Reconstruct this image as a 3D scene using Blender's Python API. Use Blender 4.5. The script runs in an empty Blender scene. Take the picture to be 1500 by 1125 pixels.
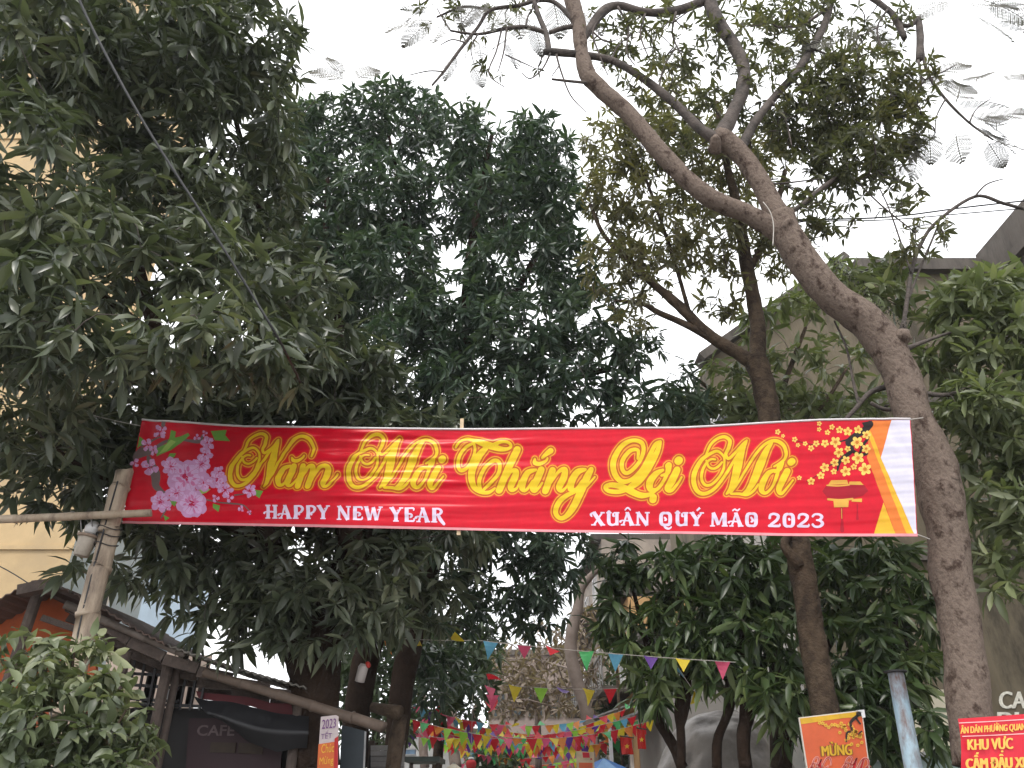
import bpy, math, random
import numpy as np
from mathutils import Vector, Matrix, noise as mnoise

R = math.radians
SC = bpy.context.scene
COL = SC.collection

# ------------------------------------------------------------------ camera
F, PITCH, CAMZ = 1100.0, R(29.0), 1.6          # focal length in photo pixels, upward tilt, eye height
cam_d = bpy.data.cameras.new('camera')
cam = bpy.data.objects.new('camera', cam_d); COL.objects.link(cam)
cam_d.sensor_width = 36.0; cam_d.lens = 36.0 * F / 1500.0
cam_d.clip_start = 0.05; cam_d.clip_end = 2000.0
cam.location = (0, 0, CAMZ); cam.rotation_euler = (R(90) + PITCH, 0, 0)
SC.camera = cam

# ------------------------------------------------------------------ sky, sun, exposure
SUN_EL, SUN_AZ = R(58), R(200)                   # azimuth measured clockwise from +Y
world = bpy.data.worlds.new('World'); SC.world = world; world.use_nodes = True
wn, wl = world.node_tree.nodes, world.node_tree.links
for n in list(wn): wn.remove(n)
w_out = wn.new('ShaderNodeOutputWorld'); w_bg = wn.new('ShaderNodeBackground'); w_bg.inputs['Strength'].default_value = 0.12
w_sky = wn.new('ShaderNodeTexSky'); w_sky.sky_type = 'NISHITA'; w_sky.sun_disc = False
w_sky.sun_elevation = SUN_EL; w_sky.sun_rotation = SUN_AZ; w_sky.air_density = 1.0; w_sky.dust_density = 4.0
w_co = wn.new('ShaderNodeTexCoord'); w_no = wn.new('ShaderNodeTexNoise'); w_no.inputs['Scale'].default_value = 2.2; w_no.inputs['Detail'].default_value = 5
w_ra = wn.new('ShaderNodeValToRGB'); w_ra.color_ramp.elements[0].position = 0.25; w_ra.color_ramp.elements[0].color = (0.66, 0.66, 0.66, 1)
w_ra.color_ramp.elements[1].position = 0.5; w_ra.color_ramp.elements[1].color = (1, 1, 1, 1)
w_mx = wn.new('ShaderNodeMix'); w_mx.data_type = 'RGBA'; w_mx.inputs['B'].default_value = (13.2, 13.3, 13.6, 1)   # overcast cloud layer
wl.new(w_co.outputs['Generated'], w_no.inputs['Vector']); wl.new(w_no.outputs['Fac'], w_ra.inputs['Fac'])
wl.new(w_ra.outputs['Color'], w_mx.inputs['Factor']); wl.new(w_sky.outputs['Color'], w_mx.inputs['A'])
wl.new(w_mx.outputs['Result'], w_bg.inputs['Color']); wl.new(w_bg.outputs['Background'], w_out.inputs['Surface'])

sun_d = bpy.data.lights.new('sun', 'SUN'); sun_d.energy = 1.5; sun_d.angle = R(12); sun_d.color = (1.0, 0.95, 0.88)
sun = bpy.data.objects.new('sun', sun_d); COL.objects.link(sun); sun.location = (0, 0, 40)
sd = Vector((math.sin(SUN_AZ) * math.cos(SUN_EL), math.cos(SUN_AZ) * math.cos(SUN_EL), math.sin(SUN_EL)))
sun.rotation_euler = (-sd).to_track_quat('-Z', 'Y').to_euler()

SC.view_settings.view_transform = 'Standard'; SC.view_settings.look = 'None'
SC.view_settings.exposure = 0.45; SC.view_settings.gamma = 1.0; SC.view_settings.use_curve_mapping = False
SC.render.engine = 'CYCLES'
SC.cycles.max_bounces = 8; SC.cycles.diffuse_bounces = 4; SC.cycles.glossy_bounces = 2; SC.cycles.transmission_bounces = 4
SC.cycles.use_denoising = True

# ------------------------------------------------------------------ helpers
CP, SP = math.cos(PITCH), math.sin(PITCH)
def ray(px, py):
    u = (px - 750.0) / F; v = (562.5 - py) / F
    return Vector((u, CP - v * SP, SP + v * CP))
def P(px, py, Y):                               # the point at forward distance Y (metres) seen at photo pixel (px, py)
    d = ray(px, py); t = Y / d.y
    return Vector((d.x * t, Y, CAMZ + d.z * t))
def mpp(px, py, Y):                             # metres per photo pixel there
    return Y / ray(px, py).y / F

def tag(o, label=None, cat=None, group=None, kind=None):
    if label: o['label'] = label
    if cat: o['category'] = cat
    if group: o['group'] = group
    if kind: o['kind'] = kind
    return o
def thing(name, label, cat, loc=(0, 0, 0), group=None):
    o = bpy.data.objects.new(name, None); COL.objects.link(o); o.location = loc; o.empty_display_size = 0.2
    return tag(o, label, cat, group)
def base_of(parent):
    b = Vector((0, 0, 0))
    while parent is not None:
        b += parent.location; parent = parent.parent
    return b
def link(name, me, m=None, parent=None, loc=None):
    o = bpy.data.objects.new(name, me); COL.objects.link(o)
    if m is not None and len(me.materials) == 0: me.materials.append(m)
    if parent is not None: o.parent = parent
    if loc is not None: o.location = loc
    return o

class MB:                                       # collects verts and faces in world space, builds ONE mesh object
    def __init__(s): s.v = []; s.f = []; s.smooth = False
    def add(s, vs, fs):
        k = len(s.v); s.v.extend([tuple(v) for v in vs]); s.f.extend([tuple(i + k for i in f) for f in fs]); return s
    def box(s, c, size, rot=None, taper=1.0):
        c = Vector(c); hx, hy, hz = size[0] / 2, size[1] / 2, size[2] / 2
        vs = [Vector((x * hx * (taper if z > 0 else 1), y * hy * (taper if z > 0 else 1), z * hz)) for z in (-1, 1) for x, y in ((-1, -1), (1, -1), (1, 1), (-1, 1))]
        if rot is not None: vs = [rot @ v for v in vs]
        return s.add([c + v for v in vs], [(3, 2, 1, 0), (4, 5, 6, 7), (0, 1, 5, 4), (1, 2, 6, 5), (2, 3, 7, 6), (3, 0, 4, 7)])
    def beam(s, a, b, w, h, up=Vector((0, 0, 1))):
        a, b = Vector(a), Vector(b); d = (b - a); L = d.length; d.normalize()
        x = d.cross(up)
        if x.length < 1e-4: x = Vector((1, 0, 0))
        x.normalize(); z = x.cross(d)
        M = Matrix((x, d, z)).transposed()
        return s.box((a + b) / 2, (w, L, h), M)
    def tube(s, pts, rads, sides=10, sub=4, rough=0.0, cap=True, freq=4.0):
        pts = [Vector(p) for p in pts]
        if sub > 1 and len(pts) > 2:
            q, r = [], []
            for i in range(len(pts) - 1):
                p0 = pts[max(i - 1, 0)]; p1 = pts[i]; p2 = pts[i + 1]; p3 = pts[min(i + 2, len(pts) - 1)]
                for k in range(sub):
                    t = k / sub
                    q.append(0.5 * ((2 * p1) + (p2 - p0) * t + (2 * p0 - 5 * p1 + 4 * p2 - p3) * t * t + (3 * p1 - p0 - 3 * p2 + p3) * t ** 3))
                    e = t * t * (3 - 2 * t); r.append(rads[i] * (1 - e) + rads[i + 1] * e)
            q.append(pts[-1]); r.append(rads[-1]); pts, rads = q, r
        n = len(pts); vs = []; fs = []; prev = None
        for i in range(n):
            d = (pts[min(i + 1, n - 1)] - pts[max(i - 1, 0)]).normalized()
            if prev is None:
                x = d.cross(Vector((0.13, 0.31, 0.94)));
                if x.length < 1e-3: x = d.cross(Vector((1, 0, 0)))
            else: x = prev - d * prev.dot(d)
            x.normalize(); prev = x; y = d.cross(x)
            for k in range(sides):
                a = 2 * math.pi * k / sides; w = x * math.cos(a) + y * math.sin(a); rr = rads[i]
                if rough:
                    pp = pts[i] + w * rr
                    rr *= 1 + rough * mnoise.noise(pp * freq) + rough * 0.5 * mnoise.noise(pp * freq * 3.1)
                vs.append(pts[i] + w * rr)
        for i in range(n - 1):
            for k in range(sides):
                k2 = (k + 1) % sides; fs.append((i * sides + k, i * sides + k2, (i + 1) * sides + k2, (i + 1) * sides + k))
        if cap: fs.append(tuple(range(sides - 1, -1, -1))); fs.append(tuple((n - 1) * sides + k for k in range(sides)))
        return s.add(vs, fs)
    def lathe(s, c, prof, sides=16, axis=Vector((0, 0, 1))):
        return s.tube([Vector(c) + axis * z for z, r in prof], [r for z, r in prof], sides, 1)
    def build(s, name, m, parent=None, smooth=False, own=None):
        b = base_of(parent)
        if own is not None: b = Vector(own)
        me = bpy.data.meshes.new(name); me.from_pydata([(x - b.x, y - b.y, z - b.z) for x, y, z in s.v], [], s.f)
        if smooth: me.polygons.foreach_set('use_smooth', [True] * len(me.polygons))
        me.update()
        return link(name, me, m, parent, own)

# ------------------------------------------------------------------ materials
MATS = {}
def nd(nt, t, **kw):
    n = nt.nodes.new(t)
    for k, v in kw.items(): setattr(n, k, v)
    return n
def mat(name, col, rough=0.6, var=0.25, scale=6.0, bump=0.0, bscale=30.0, metal=0.0, col2=None, stain=None, sscale=1.5, stretch=(1, 1, 1), spec=0.5):
    if name in MATS: return MATS[name]
    m = bpy.data.materials.new(name); m.use_nodes = True; nt = m.node_tree
    b = nt.nodes['Principled BSDF']; b.inputs['Roughness'].default_value = rough; b.inputs['Metallic'].default_value = metal
    b.inputs['Specular IOR Level'].default_value = spec
    tc = nd(nt, 'ShaderNodeTexCoord'); mp = nd(nt, 'ShaderNodeMapping'); mp.inputs['Scale'].default_value = stretch
    nt.links.new(tc.outputs['Object'], mp.inputs['Vector'])
    no = nd(nt, 'ShaderNodeTexNoise'); no.inputs['Scale'].default_value = scale; no.inputs['Detail'].default_value = 6; no.inputs['Roughness'].default_value = 0.65
    nt.links.new(mp.outputs['Vector'], no.inputs['Vector'])
    ra = nd(nt, 'ShaderNodeValToRGB'); ra.color_ramp.elements[0].position = 0.3; ra.color_ramp.elements[1].position = 0.7
    lo = col if col2 is not None else tuple(c * (1 - var) for c in col)
    hi = col2 if col2 is not None else tuple(min(1, c * (1 + var)) for c in col)
    ra.color_ramp.elements[0].color = (*lo, 1); ra.color_ramp.elements[1].color = (*hi, 1)
    nt.links.new(no.outputs['Fac'], ra.inputs['Fac']); out = ra.outputs['Color']
    if stain is not None:
        n2 = nd(nt, 'ShaderNodeTexNoise'); n2.inputs['Scale'].default_value = sscale; n2.inputs['Detail'].default_value = 8; n2.inputs['Roughness'].default_value = 0.7
        nt.links.new(mp.outputs['Vector'], n2.inputs['Vector'])
        r2 = nd(nt, 'ShaderNodeValToRGB'); r2.color_ramp.elements[0].position = 0.48; r2.color_ramp.elements[1].position = 0.62
        nt.links.new(n2.outputs['Fac'], r2.inputs['Fac'])
        mx = nd(nt, 'ShaderNodeMix', data_type='RGBA'); mx.inputs['B'].default_value = (*stain, 1)
        nt.links.new(r2.outputs['Color'], mx.inputs['Factor']); nt.links.new(out, mx.inputs['A']); out = mx.outputs['Result']
    nt.links.new(out, b.inputs['Base Color'])
    if bump:
        n3 = nd(nt, 'ShaderNodeTexNoise'); n3.inputs['Scale'].default_value = bscale; n3.inputs['Detail'].default_value = 6
        nt.links.new(mp.outputs['Vector'], n3.inputs['Vector'])
        bp = nd(nt, 'ShaderNodeBump'); bp.inputs['Strength'].default_value = bump; bp.inputs['Distance'].default_value = 0.02
        nt.links.new(n3.outputs['Fac'], bp.inputs['Height']); nt.links.new(bp.outputs['Normal'], b.inputs['Normal'])
    MATS[name] = m; return m
def leaf_mat(name, c1, c2, c3, rough=0.42, trans=0.22, back=1.5):
    m = bpy.data.materials.new(name); m.use_nodes = True; nt = m.node_tree; L = nt.links
    b = nt.nodes['Principled BSDF']; b.inputs['Roughness'].default_value = rough; b.inputs['Specular IOR Level'].default_value = 0.5
    ge = nd(nt, 'ShaderNodeNewGeometry'); oi = nd(nt, 'ShaderNodeObjectInfo')
    ad = nd(nt, 'ShaderNodeMath', operation='ADD'); fr = nd(nt, 'ShaderNodeMath', operation='FRACT')
    L.new(ge.outputs['Random Per Island'], ad.inputs[0]); L.new(oi.outputs['Random'], ad.inputs[1]); L.new(ad.outputs[0], fr.inputs[0])
    tc = nd(nt, 'ShaderNodeTexCoord'); no = nd(nt, 'ShaderNodeTexNoise'); no.inputs['Scale'].default_value = 0.9; no.inputs['Detail'].default_value = 3
    L.new(ge.outputs['Position'], no.inputs['Vector'])
    m1 = nd(nt, 'ShaderNodeMath', operation='MULTIPLY_ADD'); m1.inputs[1].default_value = 0.55; L.new(fr.outputs[0], m1.inputs[0])
    m2 = nd(nt, 'ShaderNodeMath', operation='MULTIPLY_ADD'); m2.inputs[1].default_value = 1.1; m2.inputs[2].default_value = -0.33; L.new(no.outputs['Fac'], m2.inputs[0]); L.new(m2.outputs[0], m1.inputs[2])
    ra = nd(nt, 'ShaderNodeValToRGB'); e = ra.color_ramp.elements; e[0].position = 0.1; e[0].color = (*c1, 1); e[1].position = 0.95; e[1].color = (*c3, 1)
    k = e.new(0.5); k.color = (*c2, 1); L.new(m1.outputs[0], ra.inputs['Fac'])
    mb = nd(nt, 'ShaderNodeMix', data_type='RGBA', blend_type='MULTIPLY'); mb.inputs['B'].default_value = (back, back * 1.0, back * 0.95, 1)
    L.new(ge.outputs['Backfacing'], mb.inputs['Factor']); L.new(ra.outputs['Color'], mb.inputs['A'])
    L.new(mb.outputs['Result'], b.inputs['Base Color'])
    tr = nd(nt, 'ShaderNodeBsdfTranslucent'); mt = nd(nt, 'ShaderNodeMix', data_type='RGBA', blend_type='MULTIPLY'); mt.inputs['Factor'].default_value = 1
    mt.inputs['B'].default_value = (1.5, 1.7, 0.7, 1); L.new(ra.outputs['Color'], mt.inputs['A']); L.new(mt.outputs['Result'], tr.inputs['Color'])
    ms = nd(nt, 'ShaderNodeMixShader'); ms.inputs[0].default_value = trans
    L.new(b.outputs[0], ms.inputs[1]); L.new(tr.outputs[0], ms.inputs[2]); L.new(ms.outputs[0], nt.nodes['Material Output'].inputs['Surface'])
    MATS[name] = m; return m
def fabric(name, col, rough=0.5, trans=0.25):   # thin printed cloth and paper
    if name in MATS: return MATS[name]
    m = mat(name, col, rough, 0.10, 9.0); nt = m.node_tree
    b = nt.nodes['Principled BSDF']; tr = nd(nt, 'ShaderNodeBsdfTranslucent'); tr.inputs['Color'].default_value = (*col, 1)
    ms = nd(nt, 'ShaderNodeMixShader'); ms.inputs[0].default_value = trans
    nt.links.new(b.outputs[0], ms.inputs[1]); nt.links.new(tr.outputs[0], ms.inputs[2]); nt.links.new(ms.outputs[0], nt.nodes['Material Output'].inputs['Surface'])
    return m
def S(r, g, b):                                 # sRGB 0-255 to linear
    return tuple(((c / 255) / 12.92 if c / 255 < 0.04045 else ((c / 255 + 0.055) / 1.055) ** 2.4) for c in (r, g, b))

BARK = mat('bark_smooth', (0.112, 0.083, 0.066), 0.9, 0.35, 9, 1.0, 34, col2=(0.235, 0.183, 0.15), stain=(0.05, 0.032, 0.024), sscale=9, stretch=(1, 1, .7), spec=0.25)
BARK_LIMB_SHADED = mat('bark_limb_shaded', (0.055, 0.044, 0.038), 0.9, 0.35, 7, 0.8, 26, col2=(0.12, 0.098, 0.086), stain=(0.04, 0.034, 0.03), sscale=5)  # bark darkened for the upper limbs: their backlit shade is put into the colour
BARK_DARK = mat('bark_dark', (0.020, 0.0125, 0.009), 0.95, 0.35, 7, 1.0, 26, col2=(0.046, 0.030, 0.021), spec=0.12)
BARK_MID = mat('bark_mid', (0.042, 0.029, 0.020), 0.9, 0.4, 9, 1.0, 34, col2=(0.115, 0.083, 0.056), stain=(0.03, 0.021, 0.015), sscale=3.5, spec=0.2)
TWIG = mat('twig', (0.075, 0.06, 0.054), 0.9, 0.3, 9)
BAMBOO = mat('bamboo', (0.36, 0.27, 0.19), 0.6, 0.3, 5, 0.25, 30, col2=(0.50, 0.41, 0.31), stretch=(1, 1, 0.25), stain=(0.2, 0.15, 0.11), sscale=4)
CONCRETE = mat('weathered_concrete', (0.115, 0.094, 0.062), 0.95, 0.3, 0.9, 0.5, 14, col2=(0.20, 0.168, 0.115), stain=(0.066, 0.055, 0.038), sscale=0.9, stretch=(1, 1, 0.35))
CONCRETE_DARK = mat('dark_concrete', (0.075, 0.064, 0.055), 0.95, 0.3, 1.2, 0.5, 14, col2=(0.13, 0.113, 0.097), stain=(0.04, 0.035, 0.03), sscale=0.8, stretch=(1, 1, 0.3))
WOOD = mat('old_wood', (0.05, 0.036, 0.03), 0.85, 0.35, 9, 0.5, 40, col2=(0.11, 0.083, 0.068))
BLACKW = mat('wire_black', (0.025, 0.025, 0.027), 0.6, 0.2, 9)
CORD = mat('cord_pale', (0.45, 0.42, 0.38), 0.8, 0.2, 9)
WHITEP = mat('white_paint', (0.75, 0.75, 0.76), 0.6, 0.08, 4)
METAL = mat('worn_metal', (0.35, 0.35, 0.35), 0.45, 0.25, 8, 0.1, 40, metal=0.6)
GLASS_DARK = mat('dark_glass', (0.04, 0.05, 0.055), 0.12, 0.2, 2)

# ------------------------------------------------------------------ foliage machinery
RNG = np.random.default_rng(7)
def leaf_template(w=0.12, droop=0.16, fold=0.35, low=False):
    if low:
        v = np.array([[0, 0, 0], [0.45, w, 0.0], [1, 0, -droop], [0.45, -w, 0.0]], float)
        return v, np.array([[0, 2, 1], [0, 3, 2]])
    v = np.array([[0, 0, 0], [0.30, 0, 0.01], [0.68, 0, -droop * 0.35], [1, 0, -droop],
                  [0.30, w, w * fold], [0.66, w * 0.86, w * fold - droop * 0.33], [0.30, -w, w * fold], [0.66, -w * 0.86, w * fold - droop * 0.33]], float)
    f = np.array([[0, 1, 4], [0, 6, 1], [1, 2, 5], [1, 5, 4], [1, 6, 7], [1, 7, 2], [2, 3, 5], [2, 7, 3]])
    return v, f
def norm(a): return a / np.maximum(np.linalg.norm(a, axis=-1, keepdims=True), 1e-9)
def np_mesh(name, V, T):
    me = bpy.data.meshes.new(name); n, m = len(V), len(T)
    me.vertices.add(n); me.vertices.foreach_set('co', np.ascontiguousarray(V, np.float32).ravel())
    me.loops.add(m * 3); me.loops.foreach_set('vertex_index', np.ascontiguousarray(T, np.int32).ravel())
    me.polygons.add(m); me.polygons.foreach_set('loop_start', np.arange(0, m * 3, 3, dtype=np.int32))
    me.update(calc_edges=True); return me
def project(pts):                                # world points -> photo pixels and distance along the view axis
    q = pts - np.array([0, 0, CAMZ]); dep = q[:, 1] * CP + q[:, 2] * SP; up = -q[:, 1] * SP + q[:, 2] * CP
    return 750 + F * q[:, 0] / dep, 562.5 - F * up / dep, dep

def blob_points(blobs, Lm, per, cover, wl=0.12, shell=0.55, hole=0.35, hs=1.6):
    """cluster positions and outward directions inside ellipsoids given by their place in the photo"""
    pts, dirs = [], []
    for b in blobs:
        px, py, rx, ry, Y, dY = b[:6]; k = b[6] if len(b) > 6 else 1.0
        c = np.array(P(px, py, Y)); s = mpp(px, py, Y); Lp = Lm / s
        n = int(k * cover * math.pi * rx * ry / (per * Lp * Lp * wl * 1.3 * 0.55)) + 1
        d = norm(RNG.normal(size=(n * 3, 3))); r = RNG.random(n * 3) ** (1 / 3.0); r = r * (1 - shell) + shell * np.sqrt(r) * (0.75 + 0.25 * RNG.random(n * 3))
        off = d * r[:, None]
        right = np.array([1, 0, 0.0]); fw = np.array([0, CP, SP]); up = np.array([0, -SP, CP])
        q = c + off[:, :1] * rx * s * right + off[:, 1:2] * ry * s * up + off[:, 2:3] * dY * fw
        nz = np.array([mnoise.noise(Vector(x) * hs) for x in q])
        keep = nz > -hole + 0.25 * (RNG.random(len(q)) - 0.5)
        q = q[keep][:n]; dd = (off[:, :1] * right + off[:, 1:2] * up + off[:, 2:3] * fw)[keep][:n]
        pts.append(q); dirs.append(norm(dd + np.array([0, 0, 0.35]) + 0.5 * RNG.normal(size=dd.shape)))
    return np.vstack(pts), np.vstack(dirs)

def rosettes(pts, dirs, per, Lm, droop=0.5, spread=(55, 100), lvar=0.3, stem=0.25):
    n = len(pts); d = norm(dirs); a = norm(np.cross(d, np.array([0.3, 0.5, 0.81]))); b = np.cross(d, a)
    k = np.arange(per); az = (k * 2.39996)[None, :] + RNG.random((n, 1)) * 6.283 + RNG.normal(size=(n, per)) * 0.25
    el = np.radians(spread[0] + (spread[1] - spread[0]) * (k / max(per - 1, 1)))[None, :] + RNG.normal(size=(n, per)) * 0.2
    ld = d[:, None] * np.cos(el)[..., None] + (a[:, None] * np.cos(az)[..., None] + b[:, None] * np.sin(az)[..., None]) * np.sin(el)[..., None]
    ld = ld + np.array([0, 0, -1.0]) * (droop * (0.55 + 0.9 * RNG.random((n, per))))[..., None]
    ld = norm(ld).reshape(-1, 3); L = (Lm * (1 + lvar * RNG.normal(size=(n, per)))).clip(Lm * 0.45, Lm * 1.6).reshape(-1)
    pos = (pts[:, None] - d[:, None] * (k / per * stem * Lm)[None, :, None]).reshape(-1, 3)
    upv = np.array([0, 0, 1.0]) + 0.55 * RNG.normal(size=ld.shape)
    side = norm(np.cross(upv, ld)); nrm = np.cross(ld, side)
    return pos, ld, side, nrm, L
def leaves_mesh(name, lv, tmpl):
    pos, ld, side, nrm, L = lv; tv, tf = tmpl
    V = pos[:, None] + L[:, None, None] * (tv[None, :, :1] * ld[:, None] + tv[None, :, 1:2] * side[:, None] + tv[None, :, 2:] * nrm[:, None])
    T = tf[None] + (np.arange(len(pos)) * len(tv))[:, None, None]
    return np_mesh(name, V.reshape(-1, 3), T.reshape(-1, 3))
def crown(parent, blobs, m, Lm, per=11, cover=4.0, wl=0.12, droop=0.5, spread=(55, 100), parts=0, low=False, shell=0.55, hole=0.35, hs=1.6,
          skeleton=None, twigs=0, name='crown', twig_r=0.006, tm=None, twig_name='twigs', ldroop=0.16):
    b = np.array(base_of(parent)); pts, dirs = blob_points(blobs, Lm, per, cover, wl, shell, hole, hs)
    lv = rosettes(pts, dirs, per, Lm, droop, spread)
    tmpl = leaf_template(wl, droop=ldroop, low=low)
    sel = np.zeros(len(lv[0]), bool)
    if parts:
        mid = lv[0] + lv[1] * lv[4][:, None] * 0.5; x, y, dep = project(mid)
        face = np.abs(np.sum(lv[3] * norm(mid - np.array([0, 0, CAMZ])), axis=1))
        ok = (x > 5) & (x < 1495) & (y > 5) & (y < 1120)
        # nearest leaf of each small cell of the view counts as seen
        cell = (x // 14).astype(int) * 200 + (y // 14).astype(int); order = np.argsort(dep); seen = set(); first = np.zeros(len(x), bool)
        for i in order:
            if ok[i] and cell[i] not in seen: seen.add(cell[i]); first[i] = True
        score = np.where(first, lv[4] / dep * (0.35 + face), -1); idx = np.argsort(-score)[:parts]; sel[idx[score[idx] > 0]] = True
    rest = tuple(a[~sel] for a in lv)
    me = leaves_mesh(name, (rest[0] - b, *rest[1:]), tmpl)
    cr = link(name, me, m, parent); tag(cr, kind='stuff')
    if sel.any():
        lm = np_mesh('leaf', tmpl[0], tmpl[1]); lm.materials.append(m)
        s = tuple(a[sel] for a in lv)
        for i in range(len(s[0])):
            o = bpy.data.objects.new('leaf', lm); COL.objects.link(o); o.parent = cr
            M = np.eye(4); M[:3, 0] = s[1][i] * s[4][i]; M[:3, 1] = s[2][i] * s[4][i]; M[:3, 2] = s[3][i] * s[4][i]; M[:3, 3] = s[0][i] - b
            o.matrix_local = Matrix(M.tolist())
    if twigs and skeleton is not None:
        tips = pts if len(pts) <= twigs else pts[RNG.choice(len(pts), twigs, replace=False)]
        nodes = np.array([list(q) for q in skeleton]); d0 = np.min(np.linalg.norm(tips[:, None] - nodes[None], axis=2), axis=1)
        mb = MB()
        for i in np.argsort(d0):
            p = tips[i]; dist = np.linalg.norm(nodes - p, axis=1); j = int(np.argmin(dist)); q = nodes[j]; L = dist[j]
            if L < 0.03: continue
            mid = (p + q) / 2 + RNG.normal(size=3) * L * 0.09 + np.array([0, 0, L * 0.05])
            r0 = min(twig_r * (0.6 + 0.9 * L), 0.03); mb.tube([q, mid, p], [r0, r0 * 0.75, r0 * 0.4], 4, 2, cap=False)
            nodes = np.vstack([nodes, mid, p])
        tag(mb.build(twig_name, tm or TWIG, parent, smooth=True), kind='stuff')
    return cr
def limb(mb, pts, Y, sides=12, sub=5, rough=0.12, skel=None, freq=4.0):
    """pts: (px, py, radius_px[, Y])"""
    q, r = [], []
    for p in pts:
        y = p[3] if len(p) > 3 else Y
        w = P(p[0], p[1], y); q.append(w); r.append(p[2] * mpp(p[0], p[1], y))
    mb.tube(q, r, sides, sub, rough, freq=freq)
    if skel is not None:
        for i in range(len(q) - 1):
            for t in (0, 0.33, 0.66): skel.append(q[i].lerp(q[i + 1], t))
        skel.append(q[-1])
    return q
def ground_pt(px, py, Y):
    p = P(px, py, Y); return Vector((p.x, p.y, 0))

# ================================================================== setting: ground and buildings
ground_m = mat('paving', (0.16, 0.15, 0.14), 0.9, 0.3, 1.5, 0.3, 20)
g = MB(); g.add([(-500, -500, 0), (500, -500, 0), (500, 500, 0), (-500, 500, 0)], [(0, 1, 2, 3)])
tag(g.build('ground', ground_m), kind='structure')

def window(parent, c, w, h, axis='y', depth=0.12, fm=WHITEP, gm=GLASS_DARK, bars=1):
    """a framed window on a wall; axis = the wall normal the window faces ('y' faces -Y, 'x' faces -X)"""
    c = Vector(c); fr = MB(); t = 0.06
    def bx(u0, z0, su, sz, d, out):
        if axis == 'y': fr.box((c.x + u0, c.y - out, c.z + z0), (su, d, sz))
        else: fr.box((c.x - out, c.y + u0, c.z + z0), (d, su, sz))
    bx(-w / 2, 0, t, h, depth, 0.03); bx(w / 2, 0, t, h, depth, 0.03)
    bx(0, h / 2, w - t, t, depth, 0.03); bx(0, -h / 2, w - t, t, depth, 0.03)
    for k in range(bars): bx(-w / 2 + w * (k + 1) / (bars + 1), 0, t * 0.7, h - t, depth * 0.6, 0.03)
    f = fr.build('window', fm, parent)
    p = MB()
    if axis == 'y': p.box((c.x, c.y - 0.012, c.z), (w - t, 0.02, h - t))
    else: p.box((c.x - 0.012, c.y, c.z), (0.02, w - t, h - t))
    p.build('pane', gm, f)

# yellow building at the left: blank side wall with the corner facing the lane
YELLOW = mat('yellow_plaster', (0.50, 0.365, 0.20), 0.9, 0.12, 1.2, 0.15, 25, stain=(0.43, 0.32, 0.185), sscale=0.5)
c0 = P(91, 859, 17.0); yx = c0.x
yb = thing('yellow_building', 'tall plain yellow plastered building behind the big mango tree', 'building', (yx - 5, 21, 0))
xb_ = yx * 25 / 17 - 0.1; HY = 27.0
def prism(name, foot, z0, z1, m, parent):
    n = len(foot); mb = MB(); mb.add([(x, y, z0) for x, y in foot] + [(x, y, z1) for x, y in foot], [tuple(range(n - 1, -1, -1)), tuple(range(n, 2 * n))] + [(i, (i + 1) % n, (i + 1) % n + n, i + n) for i in range(n)]); return mb.build(name, m, parent)
prism('wall', ((yx - 12, 17), (yx, 17), (xb_, 25), (yx - 12, 25)), 0, HY, YELLOW, yb)
prism('roof', ((yx - 12.2, 16.8), (yx + .2, 16.8), (xb_ + .2, 25.2), (yx - 12.2, 25.2)), HY + .005, HY + .3, mat('roof_slab', (0.3, 0.29, 0.27), 0.9), yb)
for z in (3.4, 6.7, 10.0, 13.3, 16.6, 19.9, 23.2):
    MB().box((yx - 6, 16.98, z), (12.0, 0.06, 0.1)).build('string_course', YELLOW, yb)
BLUE = mat('pale_blue_plaster', (0.42, 0.52, 0.60), 0.9, 0.1, 1.0)
p1 = P(208, 880, 27); p0 = P(70, 880, 27); zt = P(200, 782, 27).z
bb = thing('pale_blue_building', 'pale blue house wall showing between the yellow building and the mango leaves', 'building', ((p0.x + p1.x) / 2, 30, 0))
MB().box(((p0.x + p1.x) / 2 - 1, 30, zt / 2), (p1.x - p0.x + 2, 6, zt)).build('wall', BLUE, bb)
MB().box(((p0.x + p1.x) / 2 - 1, 30, zt + 0.1), (p1.x - p0.x + 2.3, 6.3, 0.2)).build('parapet', WHITEP, bb)
for px, py in ((150, 872),):
    q = P(px, py, 27); window(bb, (q.x, 27, q.z), 0.6, 0.8, bars=0)

# big concrete building on the right: gable wall towards the lane and a nearer wing running towards the camera
xl = P(1066, 500, 15).x; top = P(1350, 388, 15).z; xw = P(1432, 390, 15).x
cb = thing('concrete_building', 'big weathered grey concrete building with blank walls behind the leaning tree', 'building', (xw, 17, 0))
xr_ = xw + 9; ze = P(1036, 528, 15).z; xe = P(1036, 528, 15).x; xk = P(1236, 390, 15).x
pr_ = [(xe, 0), (xr_, 0), (xr_, top), (xk, top), (xe, ze)]; n = len(pr_); mb = MB()
mb.add([(x, 15, z) for x, z in pr_] + [(x, 21, z) for x, z in pr_], [tuple(range(n)), tuple(range(2 * n - 1, n - 1, -1))] + [(i, i + n, (i + 1) % n + n, (i + 1) % n) for i in range(n)]); mb.build('wall', CONCRETE, cb)
MB().beam((xe - .2, 14.95, ze - .05), (xk, 14.95, top + .12), .5, .2).build('verge', CONCRETE_DARK, cb)
MB().box((xw + 3.0, 10.5, (top + 0.25) / 2), (6, 8.9, top + 0.25)).build('wing', CONCRETE_DARK, cb)
MB().box(((xk + xw) / 2 + .1, 14.9, top - 0.12), (xw - xk - .25, 0.24, 0.34)).build('cornice', CONCRETE_DARK, cb)
MB().box((xw - 0.08, 10.5, top - 0.75), (0.18, 8.8, 0.22)).build('cornice', CONCRETE_DARK, cb)
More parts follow.
